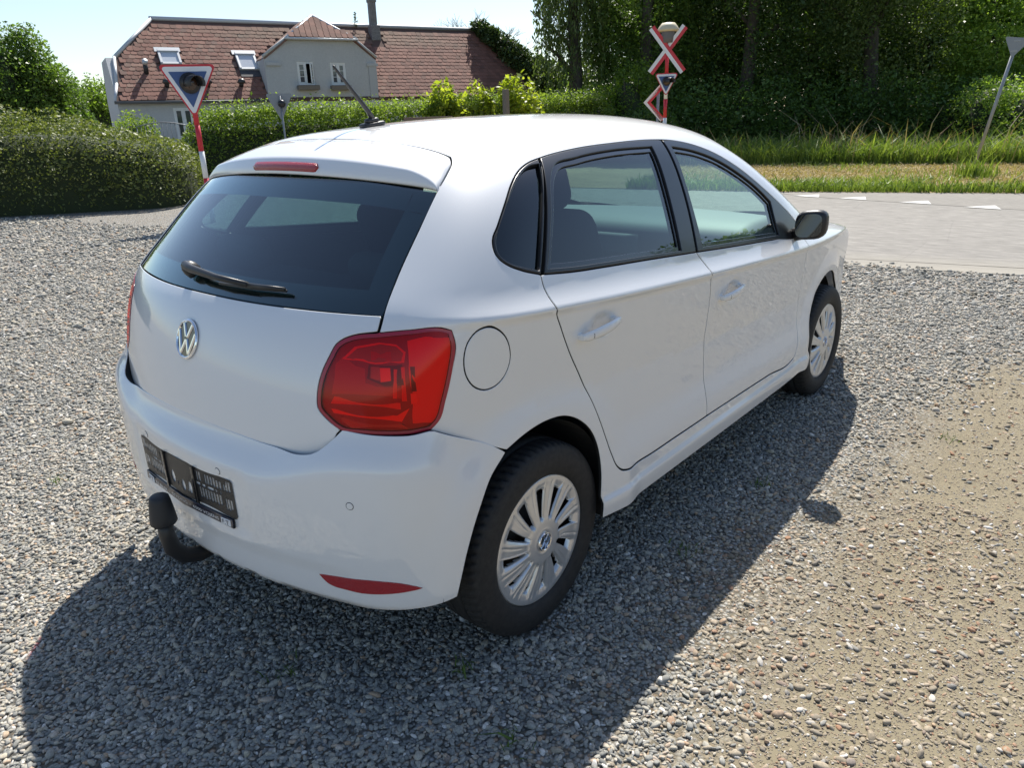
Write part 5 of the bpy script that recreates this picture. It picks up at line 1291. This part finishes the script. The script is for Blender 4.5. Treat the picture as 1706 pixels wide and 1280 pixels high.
def wall_with_holes(name, poly, holes, y0, y1, m, parent):
    V = [Vector(p) for p in poly]; Ed = [(i, (i+1) % len(poly)) for i in range(len(poly))]; L0 = np.array(poly)
    hl = []
    for (x0, z0, x1, z1) in holes:
        b = len(V); V += [Vector(q) for q in ((x0, z0), (x1, z0), (x1, z1), (x0, z1))]; Ed += [(b+i, b+(i+1) % 4) for i in range(4)]; hl.append(np.array([(x0, z0), (x1, z0), (x1, z1), (x0, z1)]))
    co, _, fa, _, _, _ = delaunay_2d_cdt(V, Ed, [], 0, 1e-6); co = np.array([tuple(c) for c in co]); fa = np.array(fa); cen = co[fa].mean(1)
    k = inside(L0, cen)
    for hq in hl: k &= ~inside(hq, cen)
    fa = fa[k]; n = len(co); VV = [(x, y0, z) for x, z in co]+[(x, y1, z) for x, z in co]; Fs = [tuple(f) for f in fa]+[tuple(n+i for i in f[::-1]) for f in fa]
    for q in [L0]+hl:
        b = len(VV); m_ = len(q); VV += [(x, y0, z) for x, z in q]+[(x, y1, z) for x, z in q]; Fs += [(b+i, b+(i+1) % m_, b+m_+(i+1) % m_, b+m_+i) for i in range(m_)]
    o = mesh_obj(name, VV, Fs, m, parent); bm = bmesh.new(); bm.from_mesh(o.data); bmesh.ops.remove_doubles(bm, verts=bm.verts, dist=1e-5); bmesh.ops.recalc_face_normals(bm, faces=bm.faces); bm.to_mesh(o.data); bm.free(); return o
W1, W2, WG = (7.12, 2.84, 7.72, 3.58), (8.33, 2.83, 8.90, 3.56), (2.82, 1.20, 3.42, 2.16)
wall_with_holes('front_wall', [(1.2, 0), (6.02, 0), (6.02, EZ), (1.2, EZ)], [WG], .0, .30, RENDER, house)
prism('front_wall', [(10.08, 0), (17.6, 0), (17.6, EZ), (10.08, EZ)], .0, .30, RENDER, house)
wall_with_holes('bay_wall', [(6.0, 0), (10.1, 0), (10.1, 3.74), (9.27, 4.36), (6.93, 4.36), (6.0, 3.72)], [W1, W2], -.06, .26, RENDER, house)
prism('gable_wall', [(0.3, 0), (4.3, 0), (4.3, EZ), (3.3, 3.74), (1.25, 3.74), (0, EZ), (0, 0)][1:6]+[(.302, EZ+.25), (.302, 0)], 0, .30, RENDER, house).matrix_local = Matrix(((0, 1, 0, 1.2), (1, 0, 0, 0), (0, 0, 1, 0), (0, 0, 0, 1)))
prism('gable_wall', [(.302, 0), (4.3, 0), (4.3, EZ), (.302, EZ)], 0, .30, RENDER, house).matrix_local = Matrix(((0, 1, 0, 17.3), (1, 0, 0, 0), (0, 0, 1, 0), (0, 0, 0, 1)))
# plaster mouldings on the bay: pilasters and shoulder bands
box('pilaster', (9.93, -.075, 1.75), (.30, .05, 3.42), mat('pale_render', (.44, .45, .45), .95), house)
box('pilaster_cap', (9.93, -.085, 3.50), (.42, .07, .10), RENDER, house)
box('pilaster_cap', (6.30, -.085, 3.50), (.50, .07, .10), RENDER, house)
box('room_shade', (8.05, .60, 3.2), (3.4, .30, 1.4), ROOM, house)
box('room_shade', (3.1, .70, 1.7), (1.6, .30, 1.3), ROOM, house)
def window(x0, z0, x1, z1, y, open_right=False, rows=3):
    w = empty('window', (0, 0, 0), parent=house)
    bm = bmesh.new(); t = .055; cx, cz = (x0+x1)/2, (z0+z1)/2
    for c, s in (((x0+t/2, y, cz), (t, .07, z1-z0)), ((x1-t/2, y, cz), (t, .07, z1-z0)), ((cx, y, z1-t/2), (x1-x0-2*t, .07, t)), ((cx, y, z0+t/2), (x1-x0-2*t, .07, t)), ((cx, y-.006, cz), (.06, .06, z1-z0-2*t))): box_bm(bm, c, s)
    bm_obj('window_frame', bm, WHITEWOOD, w)
    def sash(a, b, ang=0):
        ob = []
        piv = b
        M_ = Matrix.Translation((piv, y, 0)) @ Matrix.Rotation(ang, 4, 'Z') @ Matrix.Translation((-piv, -y, 0))
        bm = bmesh.new(); s = .03; zz0, zz1 = z0+t+.004, z1-t-.004
        for c, sz in (((a+s/2, y-.01, cz), (s, .04, zz1-zz0)), ((b-s/2, y-.01, cz), (s, .04, zz1-zz0)), (((a+b)/2, y-.01, zz1-s/2), (b-a-2*s, .04, s)), (((a+b)/2, y-.01, zz0+s/2), (b-a-2*s, .04, s))): box_bm(bm, c, sz)
        for k in range(1, rows): box_bm(bm, ((a+b)/2, y-.01, zz0+(zz1-zz0)*k/rows), (b-a-2*s, .03, .018))
        o = bm_obj('sash', bm, WHITEWOOD, w); o.matrix_local = M_
        for k in range(rows):
            p0 = zz0+(zz1-zz0)*k/rows+(.03 if k == 0 else .010); p1 = zz0+(zz1-zz0)*(k+1)/rows-(.03 if k == rows-1 else .010)
            q = box('pane', ((a+b)/2, y-.006, (p0+p1)/2), (b-a-2*s, .006, p1-p0), GLASS_HOUSE, w); q.matrix_local = M_
    sash(x0+t+.003, cx-.033); sash(cx+.033, x1-t-.003, R(58) if open_right else 0)
    return w
window(*W1, -.01, True); window(*W2, -.01); window(*WG, .04, rows=2)
for x0, x1, z in ((7.02, 7.80, 2.74), (8.24, 8.98, 2.73)):
    fb = empty('flower_box', parent=house)
    box('box_front', ((x0+x1)/2, -.20, z), (x1-x0, .20, .15), WOODBOX, fb, .01); box('soil', ((x0+x1)/2, -.20, z+.076), (x1-x0-.05, .15, .01), DARK, fb)
# roof slabs under the tiles
roof = slab('roof', [(1.12, -.14, EZ-.14), (17.72, -.14, EZ-.14), (16.9, 1.25, EZ+1.25), (15.95, RN, RZ), (2.98, RN, RZ), (1.5, 1.25, EZ+1.25), (1.32, .4, EZ+.4)], .08, mat('roof_underlay', (.12, .07, .055), .9), house)
slab('back_roof', [(1.2, 4.4, EZ-.14), (17.7, 4.4, EZ-.14), (16.9, 3.3, EZ+1.25), (15.95, RN+.004, RZ-.004), (2.98, RN+.004, RZ-.004), (1.5, 3.3, EZ+1.25)], .06, TILE, house)
slab('hip_roof', [(1.5, 1.25, EZ+1.25), (1.5, 3.3, EZ+1.25), (2.98, RN, RZ-.002)], .05, TILE, house)
slab('hip_roof', [(17.72, -.14, EZ-.14), (17.72, 4.4, EZ-.14), (15.95, RN, RZ-.002)], .05, TILE, house)
tube('ridge_capping', [(2.9, RN, RZ+.03), (16.0, RN, RZ+.03)], .075, ZINC, roof, 10)
tube('hip_capping', [(1.47, 1.22, EZ+1.25), (2.98, RN, RZ+.03)], .065, ZINC, roof, 10)
for a, b in (((1.13, -.16, EZ-.12), (1.32, .40, EZ+.42)), ((1.32, .40, EZ+.42), (1.47, 1.22, EZ+1.27))): tube('verge_board', [a, b], .05, ZINC, roof, 8)
tube('gutter', [(1.1, -.20, EZ-.16), (5.95, -.20, EZ-.16)], .045, mat('gutter_shadow', (.10, .10, .10), .6), roof, 10)  # shadow line below the tiles is put into the gutter's dark colour
# tiles: rows of thin plates with cut lower corners
def tile_mesh():
    w, L, th = .098, .235, .016; o = [(-w, L), (w, L), (w, .035), (w*.74, 0), (-w*.74, 0), (-w, .035)]
    V = [(x, y, th) for x, y in o]+[(x, y, 0) for x, y in o]; n = 6
    Fs = [tuple(range(n))[::-1]]+[(i, (i+1) % n, n+(i+1) % n, n+i) for i in range(n)]
    me = bpy.data.meshes.new('tile'); me.from_pydata(V, [], Fs); me.update(); me.materials.append(TILE); 
    bm = bmesh.new(); bm.from_mesh(me); bmesh.ops.recalc_face_normals(bm, faces=bm.faces); bm.to_mesh(me); bm.free(); return me
def roof_tiles():
    tm = tile_mesh(); r_ = random.Random(5); spots = []; row = .185; k = 0
    left = lambda s: np.interp(s, [0, .4*1.414, 1.25*1.414, RN*1.414], [1.16, 1.36, 1.56, 3.02])
    right_ = lambda s: np.interp(s, [0, 1.25*1.414, RN*1.414], [17.68, 16.86, 15.95])
    skip = [(2.84, 3.50, 1.0*1.414, 1.44*1.414), (5.36, 6.02, .80*1.414, 1.40*1.414)]
    while k*row < RN*1.414-.12:
        s = -.16+k*row+.0; x = 1.0+(.100 if k % 2 else 0)
        while x < 17.7:
            sm = s+.11
            if left(max(sm, 0))+.10 < x < right_(max(sm, 0))-.10:
                bayw = 6.0-.02, 10.12+.02
                zt = EZ+sm/1.414; inb = False
                if bayw[0] < x < bayw[1]:
                    hgt = 5.08-abs(x-8.05)*.66; inb = zt < hgt-.02
                sk = any(a-.06 < x < b+.06 and c-.10 < s+.02 < d_+.02 for a, b, c, d_ in skip)
                if 10.75 < x < 11.35 and 1.7*1.414 < s < 2.35*1.414: sk = True
                if not inb and not sk: spots.append((x, s))
            x += .200
        k += 1
    def mtx(x, s):
        c = 1/math.sqrt(2); jx, js = r_.gauss(0, .005), r_.gauss(0, .007); rz_ = r_.gauss(0, .018); tilt = -.055+r_.gauss(0, .012)
        base = Matrix.Translation((x+jx, (s+js)*c-.012, EZ+(s+js)*c+.018))
        return base @ Matrix.Rotation(R(45)+tilt, 4, 'X') @ Matrix.Rotation(rz_, 4, 'Z')
    cl = Vector((CAM[0], CAM[1], CAM[2])); hm = Matrix.Translation(H0) @ Matrix.Rotation(HRZ, 4, 'Z') @ Matrix.Diagonal((.975, 1, 1, 1))
    spots.sort(key=lambda q: ((hm @ Vector((q[0], q[1]*.7, EZ+q[1]*.7)))-cl).length)
    rest = []
    vis = [q for q in spots if q[1] > .05]
    first = set(vis[:300])
    for q in spots:
        m_ = mtx(*q)
        if q in first:
            o = bpy.data.objects.new('tile', tm); link(o, roof); o.matrix_local = m_
        else: rest.append(m_)
    # tiles of the little hip on the bay
    for k in range(5):
        s = k*.21; w_ = 1.17*(1-k/4.9)
        x = -w_+.1
        while x < w_-.05:
            rest.append(Matrix.Translation((8.1+x, -.20+s*.74, 4.35+s*.67)) @ Matrix.Rotation(R(42), 4, 'X')); x += .214
    V = []; Fs = []; tv = [v.co.copy() for v in tm.vertices]; tf = [tuple(p.vertices) for p in tm.polygons]
    for m_ in rest:
        b = len(V); V += [tuple(m_ @ v) for v in tv]; Fs += [tuple(b+i for i in f) for f in tf]
    o = mesh_obj('tile_rows', V, Fs, TILE, roof); o['kind'] = 'stuff'
roof_tiles()
# roof of the bay
by = -.16
slab('bay_roof', [(5.99, by+.1, 3.68), (6.93, by, 4.345), (8.1, .72, 5.10), (8.1, 2.7, 5.10), (5.99, 1.3, 3.68)], .05, TILE, house)
slab('bay_roof', [(10.12, by+.1, 3.70), (9.27, by, 4.345), (8.1, .72, 5.10), (8.1, 2.7, 5.10), (10.12, 1.3, 3.70)], .05, TILE, house)
slab('bay_hip', [(6.93, by-.02, 4.33), (9.27, by-.02, 4.33), (8.1, .72, 5.09)], .05, TILE, house)
for a, b in (((6.80, by-.04, 4.30), (8.1, .70, 5.13)), ((9.40, by-.04, 4.30), (8.1, .70, 5.13))): tube('bay_hip_capping', [a, b], .05, ZINC, house, 8)
for a, b in (((5.97, -.05, 3.73), (6.93, -.07, 4.38)), ((10.13, -.05, 3.75), (9.27, -.07, 4.38))): tube('bay_coping', [a, b], .05, RENDER, house, 8)
tube('bay_gutter', [(6.78, by-.05, 4.30), (9.42, by-.05, 4.30)], .04, ZINC, house, 8)
prism('bay_cheek', [(.26, 2.5), (2.0, 2.5), (2.0, 3.7), (.26, 3.7)], 0, .06, RENDER, house).matrix_local = Matrix(((0, 1, 0, 6.01), (1, 0, 0, 0), (0, 0, 1, 0), (0, 0, 0, 1)))
# chimney
ch = empty('chimney', parent=house)
SOOT = mat('sooty_render', rough=.95); g = G(SOOT); n1 = g.noise(9, 5, .7); g.l(g.ramp(n1, [(.3, (.10, .10, .10)), (.7, (.30, .30, .29))]), g.b.inputs['Base Color'])
box('chimney_stack', (11.05, 2.25, 5.25), (.26, .26, 1.35), SOOT, ch, .02); box('chimney_base', (11.05, 2.20, 4.80), (.38, .38, .55), SOOT, ch, .02); box('chimney_cap', (11.05, 2.25, 5.94), (.31, .31, .12), SOOT, ch, .02)
# roof windows and vents
def skylight(x0, s0, x1, s1):
    k = empty('skylight', parent=roof); M_ = Matrix.Translation((0, 0, EZ)) @ Matrix.Rotation(R(45), 4, 'X'); w, h_ = x1-x0, s1-s0; cx, cs = (x0+x1)/2, (s0+s1)/2
    bm = bmesh.new()
    for c, s in (((x0, cs, .06), (.07, h_, .12)), ((x1, cs, .06), (.07, h_, .12)), ((cx, s1, .07), (w+.07, .10, .14)), ((cx, s0, .05), (w+.07, .08, .10))): box_bm(bm, c, s)
    bm_obj('skylight_frame', bm, ZINC, k).matrix_local = M_
    box('skylight_glass', (cx, cs, .07), (w-.06, h_-.08, .02), mat('skylight_glass', (.55, .58, .62), .08, 0, 0, 1.0), k).matrix_local = M_
    box('lead_apron', (cx, s0-.20, .035), (w+.12, .30, .02), mat('lead', (.06, .06, .065), .7), k).matrix_local = M_
    box('flashing', (cx, s1+.12, .035), (w+.22, .20, .02), ZINC, k).matrix_local = M_
skylight(2.86, 1.02*1.414, 3.46, 1.42*1.414); skylight(5.38, .86*1.414, 5.98, 1.36*1.414)
def bell_vent(x, s):
    v_ = empty('roof_vent', parent=roof); c = Vector((x, s*.707, EZ+s*.707+.02)); nn = Vector((0, -.707, .707))
    tube('vent_pipe', [c, c+nn*.14], .075, RUBBER, v_, 12); lathe('vent_cowl', [(0, .12), (.07, .11), (.12, .06), (.135, 0), (.11, -.04), (.05, -.05)], mat('vent_black', (.035, .035, .035), .4), v_, 18, 'Z', tuple(c+nn*.16))
for x in (2.80, 4.10, 5.20): bell_vent(x, .31*1.414)
tv_ = empty('vent_stack', parent=roof); c = Vector((2.30, .72, EZ+.72))
tube('stack_pipe', [c, c+Vector((0, -.02, .34))], .075, RUBBER, tv_, 12); tube('stack_cap', [c+Vector((0, -.03, .33)), c+Vector((.01, -.12, .40))], [.09, .085], ZINC, tv_, 12)
# ivy climbing over the right hip
def ivy():
    o = empty('ivy', H0, HRZ); tag(o, 'dark ivy climbing over the right end of the tiled roof', 'ivy'); Q = []
    for t in np.linspace(0, 1, 22):
        c = Vector((15.30, 2.30, 5.08)).lerp(Vector((17.25, -.15, 2.75)), t); Q.append(blob_points(430, (c.x+.15, c.y, c.z+.10), (.35+.45*t, .5, .30+.35*t), .2, .4, int(t*100)))
    quads_obj('leaves', leaf_quads(np.concatenate(Q), .13, .3, .3), L_IVY, o)
    bm = bmesh.new(); tube_bm(bm, [(17.9, -.1, 0), (17.8, .0, 2.2), (17.2, 1.0, 3.5), (16.0, 2.3, 4.95)], [.06, .05, .04, .02], 6); bm_obj('stem', bm, BARK, o)
    wd = empty('roof_weed', H0+Matrix.Rotation(HRZ, 3, 'Z') @ Vector((10.15, RN-.1, RZ)), HRZ); tag(wd, 'little green seedling sprouting on the roof ridge left of the chimney', 'plant')
    q = np.stack([rng.normal(0, .05, 90), rng.normal(0, .05, 90), rng.uniform(0, .50, 90)], 1); q[:, :2] *= (1.1-q[:, 2:]*1.8)
    quads_obj('leaves', leaf_quads(q, .07, .3), L_IVY, wd)
    tube('stem', [(0, 0, -.1), (.01, 0, .45)], [.012, .005], BARK, wd, 6)
ivy()

# ---------------------------------------------------------------- signs and posts
SIGN_RED = mat('sign_red', (.55, .025, .04), .4); SIGN_WHITE = mat('sign_white', (.74, .75, .76), .4); SIGN_BLUE = mat('sign_blue', (.035, .085, .24), .4)
SIGN_BACK = mat('sign_back_grey', (.25, .27, .29), .5, .3); LAMPBLACK = mat('lamp_black', (.018, .018, .02), .35)
def face_frame(target, tilt=0.0):
    """local frame whose -Y looks at the target"""
    return math.atan2(target.y, target.x)
def round_tri(a, h, r, n=6):
    P = [Vector((-a/2, 0)), Vector((a/2, 0)), Vector((0, -h))]; out = []
    for i in range(3):
        p, u, v = P[i], (P[i-1]-P[i]).normalized(), (P[(i+1) % 3]-P[i]).normalized(); half = math.acos(max(-1, min(1, u.dot(v))))/2
        c = p+(u+v).normalized()*r/math.sin(half); s = p+u*r/math.tan(half)-c; e_ = p+v*r/math.tan(half)-c; a0 = math.atan2(s.y, s.x); a1 = math.atan2(e_.y, e_.x); d_ = (a1-a0+math.pi) % (2*math.pi)-math.pi
        for k in range(n+1): out.append((c.x+r*math.cos(a0+d_*k/n), c.y+r*math.sin(a0+d_*k/n)))
    return out
def plate(name, poly, y0, y1, m, parent):                # poly in (x,z), seen from -y
    return prism(name, poly, y0, y1, m, parent)
def tri_sign(parent, z_top, a, red=.055, white=.095, lampdir=1):
    h = a*.93
    P0 = [(x, z_top+z) for x, z in round_tri(a, h, .045)]
    plate('sign_border', P0, 0, .02, SIGN_RED, parent)
    k = lambda f, dz: [(x*f, z_top-dz+z*f) for x, z in round_tri(a, h, .04)]
    plate('sign_white_band', k(.90, .026*a/.7), -.004, -.0005, SIGN_WHITE, parent)
    P2 = [(x*.66, z_top-.085*a/.7+z*.66) for x, z in round_tri(a, h, .008, 2)]
    plate('sign_field', P2, -.008, -.0045, SIGN_BLUE, parent)
    # lamp with a long hood
    zc_ = z_top-h*.34; r = .098*a/.7
    l = empty('signal_lamp', parent=parent)
    lathe('lamp_body', [(0, -.03), (r*1.25, -.03), (r*1.3, -.0), (r*1.25, .02), (0, .02)], LAMPBLACK, l, 28, 'Y', (.01, -.02, zc_))
    V = []; Fs = []; n = 18; dirx = .95*lampdir
    for j, (t, rr) in enumerate(((0, 1.0), (.5, 1.0), (1.0, .92))):
        for i in range(n+1):
            a_ = R(-25+230*i/n); V.append((.01+r*rr*math.cos(a_)+dirx*t*.15, -.04-.20*t*.8, zc_+r*rr*math.sin(a_)-.01*t))
    for j in range(2):
        for i in range(n): Fs.append((j*(n+1)+i, j*(n+1)+i+1, (j+1)*(n+1)+i+1, (j+1)*(n+1)+i))
    o = mesh_obj('lamp_hood', V, Fs, LAMPBLACK, l, True); md = o.modifiers.new('thick', 'SOLIDIFY'); md.thickness = .008
    lathe('lamp_glass', [(0, 0), (r*.9, 0), (r*.9, .006), (0, .012)], mat('lamp_amber_dark', (.05, .025, .015), .2, 0, .5), l, 24, 'Y', (.01, -.062, zc_))
    return h
def banded_pole(parent, x, y, r, bands, z0, lean=(0, 0)):
    z = z0
    for ln, m in bands:
        tube('pole_band', [(x+lean[0]*z, y+lean[1]*z, z), (x+lean[0]*(z+ln-.002), y+lean[1]*(z+ln-.002), z+ln-.002)], r, m, parent, 16); z += ln
def facing(o, px): 
    v = Vector((CAM[0], CAM[1], 0))-o.location; v.z = 0; o.rotation_euler.z = math.atan2(v.y, v.x)+math.pi/2
# near warning sign
d1 = 12.4; s1 = empty('warning_sign', place(331, d1)); tag(s1, 'large blue and white triangular warning sign with hooded lamp on a striped pole', 'sign'); facing(s1, 0)
s1.rotation_euler.z += R(-8)
zt = height(311, 107, d1)
tri_sign(s1, zt, .86)
banded_pole(s1, 0, .05, .042, [(.30, SIGN_WHITE), (.42, SIGN_RED), (.42, SIGN_WHITE), (.40, SIGN_RED), (.40, SIGN_RED)], 0)
# crossing sign: St Andrew's cross over another lamp triangle
d2 = 20.0; s2 = empty('crossing_sign', place(1110, d2)); tag(s2, 'red and white diagonal railway cross above a small blue triangle sign with a lamp', 'sign'); facing(s2, 0)
zc2 = height(1112, 83, d2)
def arm(parent, ang, y):
    a = R(ang); L, w = .66, .082
    def pl(u0, u1, v0, v1, m, yy, nm):
        P = [(u0, v0), (u1, v0), (u1, v1), (u0, v1)]; plate(nm, [(u*math.cos(a)-v*math.sin(a), zc2+u*math.sin(a)+v*math.cos(a)) for u, v in P], yy, yy+.012, m, parent)
    pl(-L, L, 0, w, SIGN_WHITE, y, 'white_half'); pl(-L, L, -w, 0, SIGN_RED, y+.0005, 'red_half')
ca = empty('cross_arm', parent=s2); arm(ca, 52, -.030); cb = empty('cross_arm', parent=s2); arm(cb, 128, -.045)
for o in cb.children: 
    pass
tri = empty('triangle_board', parent=s2); tri_sign(tri, height(1110, 121, d2), .60)
for o in tri.children: o.location.y -= .02
banded_pole(s2, 0, .03, .045, [(.9, SIGN_RED), (.5, SIGN_WHITE), (.45, SIGN_RED), (.45, SIGN_WHITE), (.75, SIGN_RED)], 0)
lathe('bell_housing', [(0, .30), (.16, .29), (.22, .22), (.27, .14), (.275, .11), (.16, .10), (.15, 0), (.13, -.14), (.10, -.16), (0, -.16)], mat('bell_cream', (.62, .54, .36), .5), s2, 32, 'Z', (0, .06, height(1112, 60, d2)))
lathe('bell_body', [(.165, .09), (.165, -.02), (.15, -.16), (0, -.17)], mat('bell_grey', (.13, .13, .14), .5), s2, 32, 'Z', (0, .06, height(1112, 60, d2)))
# red and white chevron board beside it
s3 = empty('chevron_sign', place(1090, 20.6)); tag(s3, 'red and white chevron board pointing left, low behind the crossing sign', 'sign'); facing(s3, 0)
zc3 = height(1080, 170, 20.6)
for sgn in (1, -1):
    for k, m, nm in ((0, SIGN_WHITE, 'white_band'), (.095, SIGN_RED, 'red_band')):
        P = [(-.26+k, 0), (.20+k*.2, .48*sgn), (.30+k*.2, .42*sgn), (-.26+.095+k, 0)]
        plate(nm, [(x, zc3+z) for x, z in (P if sgn > 0 else P[::-1])], 0, .012, m, s3)
tube('sign_post', [(.12, .04, 0), (.12, .04, zc3+.35)], .035, SIGN_BACK, s3, 12)
# back of a third signal among the hedge
s4 = empty('signal_back', place(475, 18.8)); tag(s4, 'grey back of a triangular sign with round black lamp in the hedge', 'sign'); facing(s4, 0)
z4 = height(465, 155, 18.8)
plate('sign_plate', [(x-.02, z4+z) for x, z in round_tri(.62, .62, .03)], 0, .02, SIGN_BACK, s4)
tube('sign_post', [(0, -.03, 0), (0, -.03, z4-.05)], .022, SIGN_BACK, s4, 12)
lathe('lamp_back', [(0, -.10), (.06, -.09), (.085, -.05), (.09, 0), (.085, .05), (0, .06)], LAMPBLACK, s4, 24, 'Y', (.02, -.10, height(467, 172, 18.8)))
# leaning sign pole on the verge
b5 = Vector((18.248, 1.059, 0)); s5 = empty('leaning_sign', b5); tag(s5, 'leaning grey pole with the back of a triangular sign on the grass verge', 'sign'); facing(s5, 0)
tp_ = Vector((18.306, .650, 2.771)); rel = Matrix.Rotation(-s5.rotation_euler.z, 3, 'Z') @ (tp_-b5)
GALV = mat('galvanised_pole', rough=.5, metal=.4); g = G(GALV); n1 = g.noise(18, 4, .7); g.l(g.ramp(n1, [(.3, (.24, .25, .26)), (.7, (.42, .43, .44))]), g.b.inputs['Base Color'])
tube('pole', [(0, 0, 0), tuple(rel)], .034, GALV, s5, 14)
up5 = Vector(rel).normalized(); rt5 = Vector((up5.z, 0, -up5.x)).normalized()
o = plate('sign_plate', [(x, z) for x, z in round_tri(.50, .40, .03)], 0, .014, SIGN_BACK, s5)
o.matrix_local = Matrix.Translation(Vector(rel)+Vector((0, -.05, 0))) @ Matrix(((rt5.x, 0, up5.x, 0), (0, 1, up5.y, 0), (rt5.z, 0, up5.z, 0), (0, 0, 0, 1)))
for k in (.06, .26):
    c = Vector(rel)-up5*k; box('clamp', tuple(c+Vector((0, -.03, 0))), (.12, .05, .03), GALV, s5)
tf = []
for (px, d, k, hh) in ((1617, 15.4, 260, .30),):
    b = Vector((17.1, .85, 0)); pts = np.concatenate([np.array([b.x, b.y])+rng.normal(0, .18, (k, 2)), np.full((k, 1), .01)], 1); tf.append(blades(pts, hh, .018, .35))
tag(quads_obj('grass_tuft', np.concatenate(tf), GRASS), kind='stuff')
# dark wooden post and low plank seen over the car roof
b6 = place(846, 21.5); tag(box('wooden_post', (b6.x, b6.y, 1.13), (.14, .14, 2.26), WOODBOX, None, .01), 'dark wooden post standing among the saplings in the hedge', 'post')
b7 = place(716, 13.5); rl = empty('low_rail', b7); tag(rl, 'low brown timber rail just visible over the car roof', 'rail'); facing(rl, 0)
zz = height(716, 194, 13.5); box('rail_board', (0, 0, zz-.05), (.85, .04, .10), mat('brown_board', (.16, .11, .08), .8), rl, .005)
for x in (-.36, .36): box('rail_post', (x, .05, (zz-.11)/2), (.07, .06, zz-.11), WOODBOX, rl)
# thin wire gate between the hedges
gt = empty('wire_gate', place(274, 20.6)); tag(gt, 'thin grey wire gate with curved top between the two hedges', 'gate'); facing(gt, 0)
zt = height(274, 203, 20.6); arc_ = [(-.62+1.24*i/12, 0, zt-.10+.10*math.sin(math.pi*i/12)) for i in range(13)]
WIRE = mat('gate_wire', (.20, .21, .22), .5, .6)
tube('top_rail', arc_, .014, WIRE, gt, 8); tube('bottom_rail', [(-.62, 0, .12), (.62, 0, .12)], .014, WIRE, gt, 8)
for i in range(13): tube('bar', [(arc_[i][0], 0, .0 if i in (0, 12) else .12), arc_[i]], .012 if i in (0, 12) else .006, WIRE, gt, 6)
# little glasshouse beyond the hedge
gh = empty('greenhouse', place(945, 33), math.radians(-20)); tag(gh, 'small glasshouse roof peeping over bushes beside the willow', 'greenhouse'); facing(gh, 0)
zr = height(940, 148, 33)
GHG = mat('greenhouse_glass', (.45, .50, .54), .15, 0, 0, .9)
for i in range(4):
    x0 = -1.0+i*.5; slab('glass_pane', [(x0+.02, -.7, zr-.62), (x0+.48, -.7, zr-.62), (x0+.48, 0, zr), (x0+.02, 0, zr)], .01, GHG, gh)
    tube('glazing_bar', [(x0, -.71, zr-.61), (x0, -.01, zr+.01)], .025, WHITEWOOD, gh, 6)
slab('back_slope', [(-1.0, .7, zr-.62), (1.0, .7, zr-.62), (1.0, .004, zr-.004), (-1.0, .004, zr-.004)], .01, GHG, gh)
box('glass_wall', (0, 0, (zr-.64)/2), (2.0, 1.38, zr-.66), GHG, gh)

# ---------------------------------------------------------------- beyond the right-hand edge: a neighbour's house and trees, mirrored in the side windows
nb = empty('neighbour_house', (11.5, -19.5, 0), R(-8)); tag(nb, 'dark-roofed house with a white gable, seen only as a reflection in the car side windows', 'house')
DARKROOF = mat('dark_roof', (.035, .033, .034), .8); NWALL = mat('white_gable', (.62, .61, .58), .8); NBRICK = mat('brown_brick', (.16, .075, .05), .9)
box('brick_wall', (0, 0, 1.25), (15, 7, 2.5), NBRICK, nb)
slab('roof', [(-8, 4, 2.4), (8, 4, 2.4), (8, 0, 5.6), (-8, 0, 5.6)], .12, DARKROOF, nb); slab('roof', [(-8, -4, 2.4), (8, -4, 2.4), (8, -.004, 5.596), (-8, -.004, 5.596)], .12, DARKROOF, nb)
prism('gable', [(-2.0, 0), (2.0, 0), (2.0, 2.6), (0, 4.9), (-2.0, 2.6)], 4.2, 5.0, NWALL, nb); box('gable_window', (0, 5.02, 3.2), (.9, .06, .9), GLASS_HOUSE, nb)
slab('gable_roof', [(-2.4, 5.3, 2.3), (-2.4, 1.5, 2.3), (0, 1.5, 5.05), (0, 5.3, 5.05)], .10, DARKROOF, nb); slab('gable_roof', [(2.4, 5.3, 2.3), (2.4, 1.5, 2.3), (.004, 1.5, 5.046), (.004, 5.3, 5.046)], .10, DARKROOF, nb)
for i, (x, y, h_, rad) in enumerate(((19.5, -14.5, 6.5, 2.4), (23, -10.5, 6.0, 2.2), (1.5, -21, 7.0, 2.6))):
    tree(('small leafy tree beside the neighbour house, seen only as a reflection', 'leafy tree past the right edge, seen only as a reflection in the front side window', 'leafy tree behind the parking place, seen only as a reflection')[i], (x, y, 0), h_, rad, L_MID, 5000, .22, 'trees out of the picture', .08, 6, 200+i)
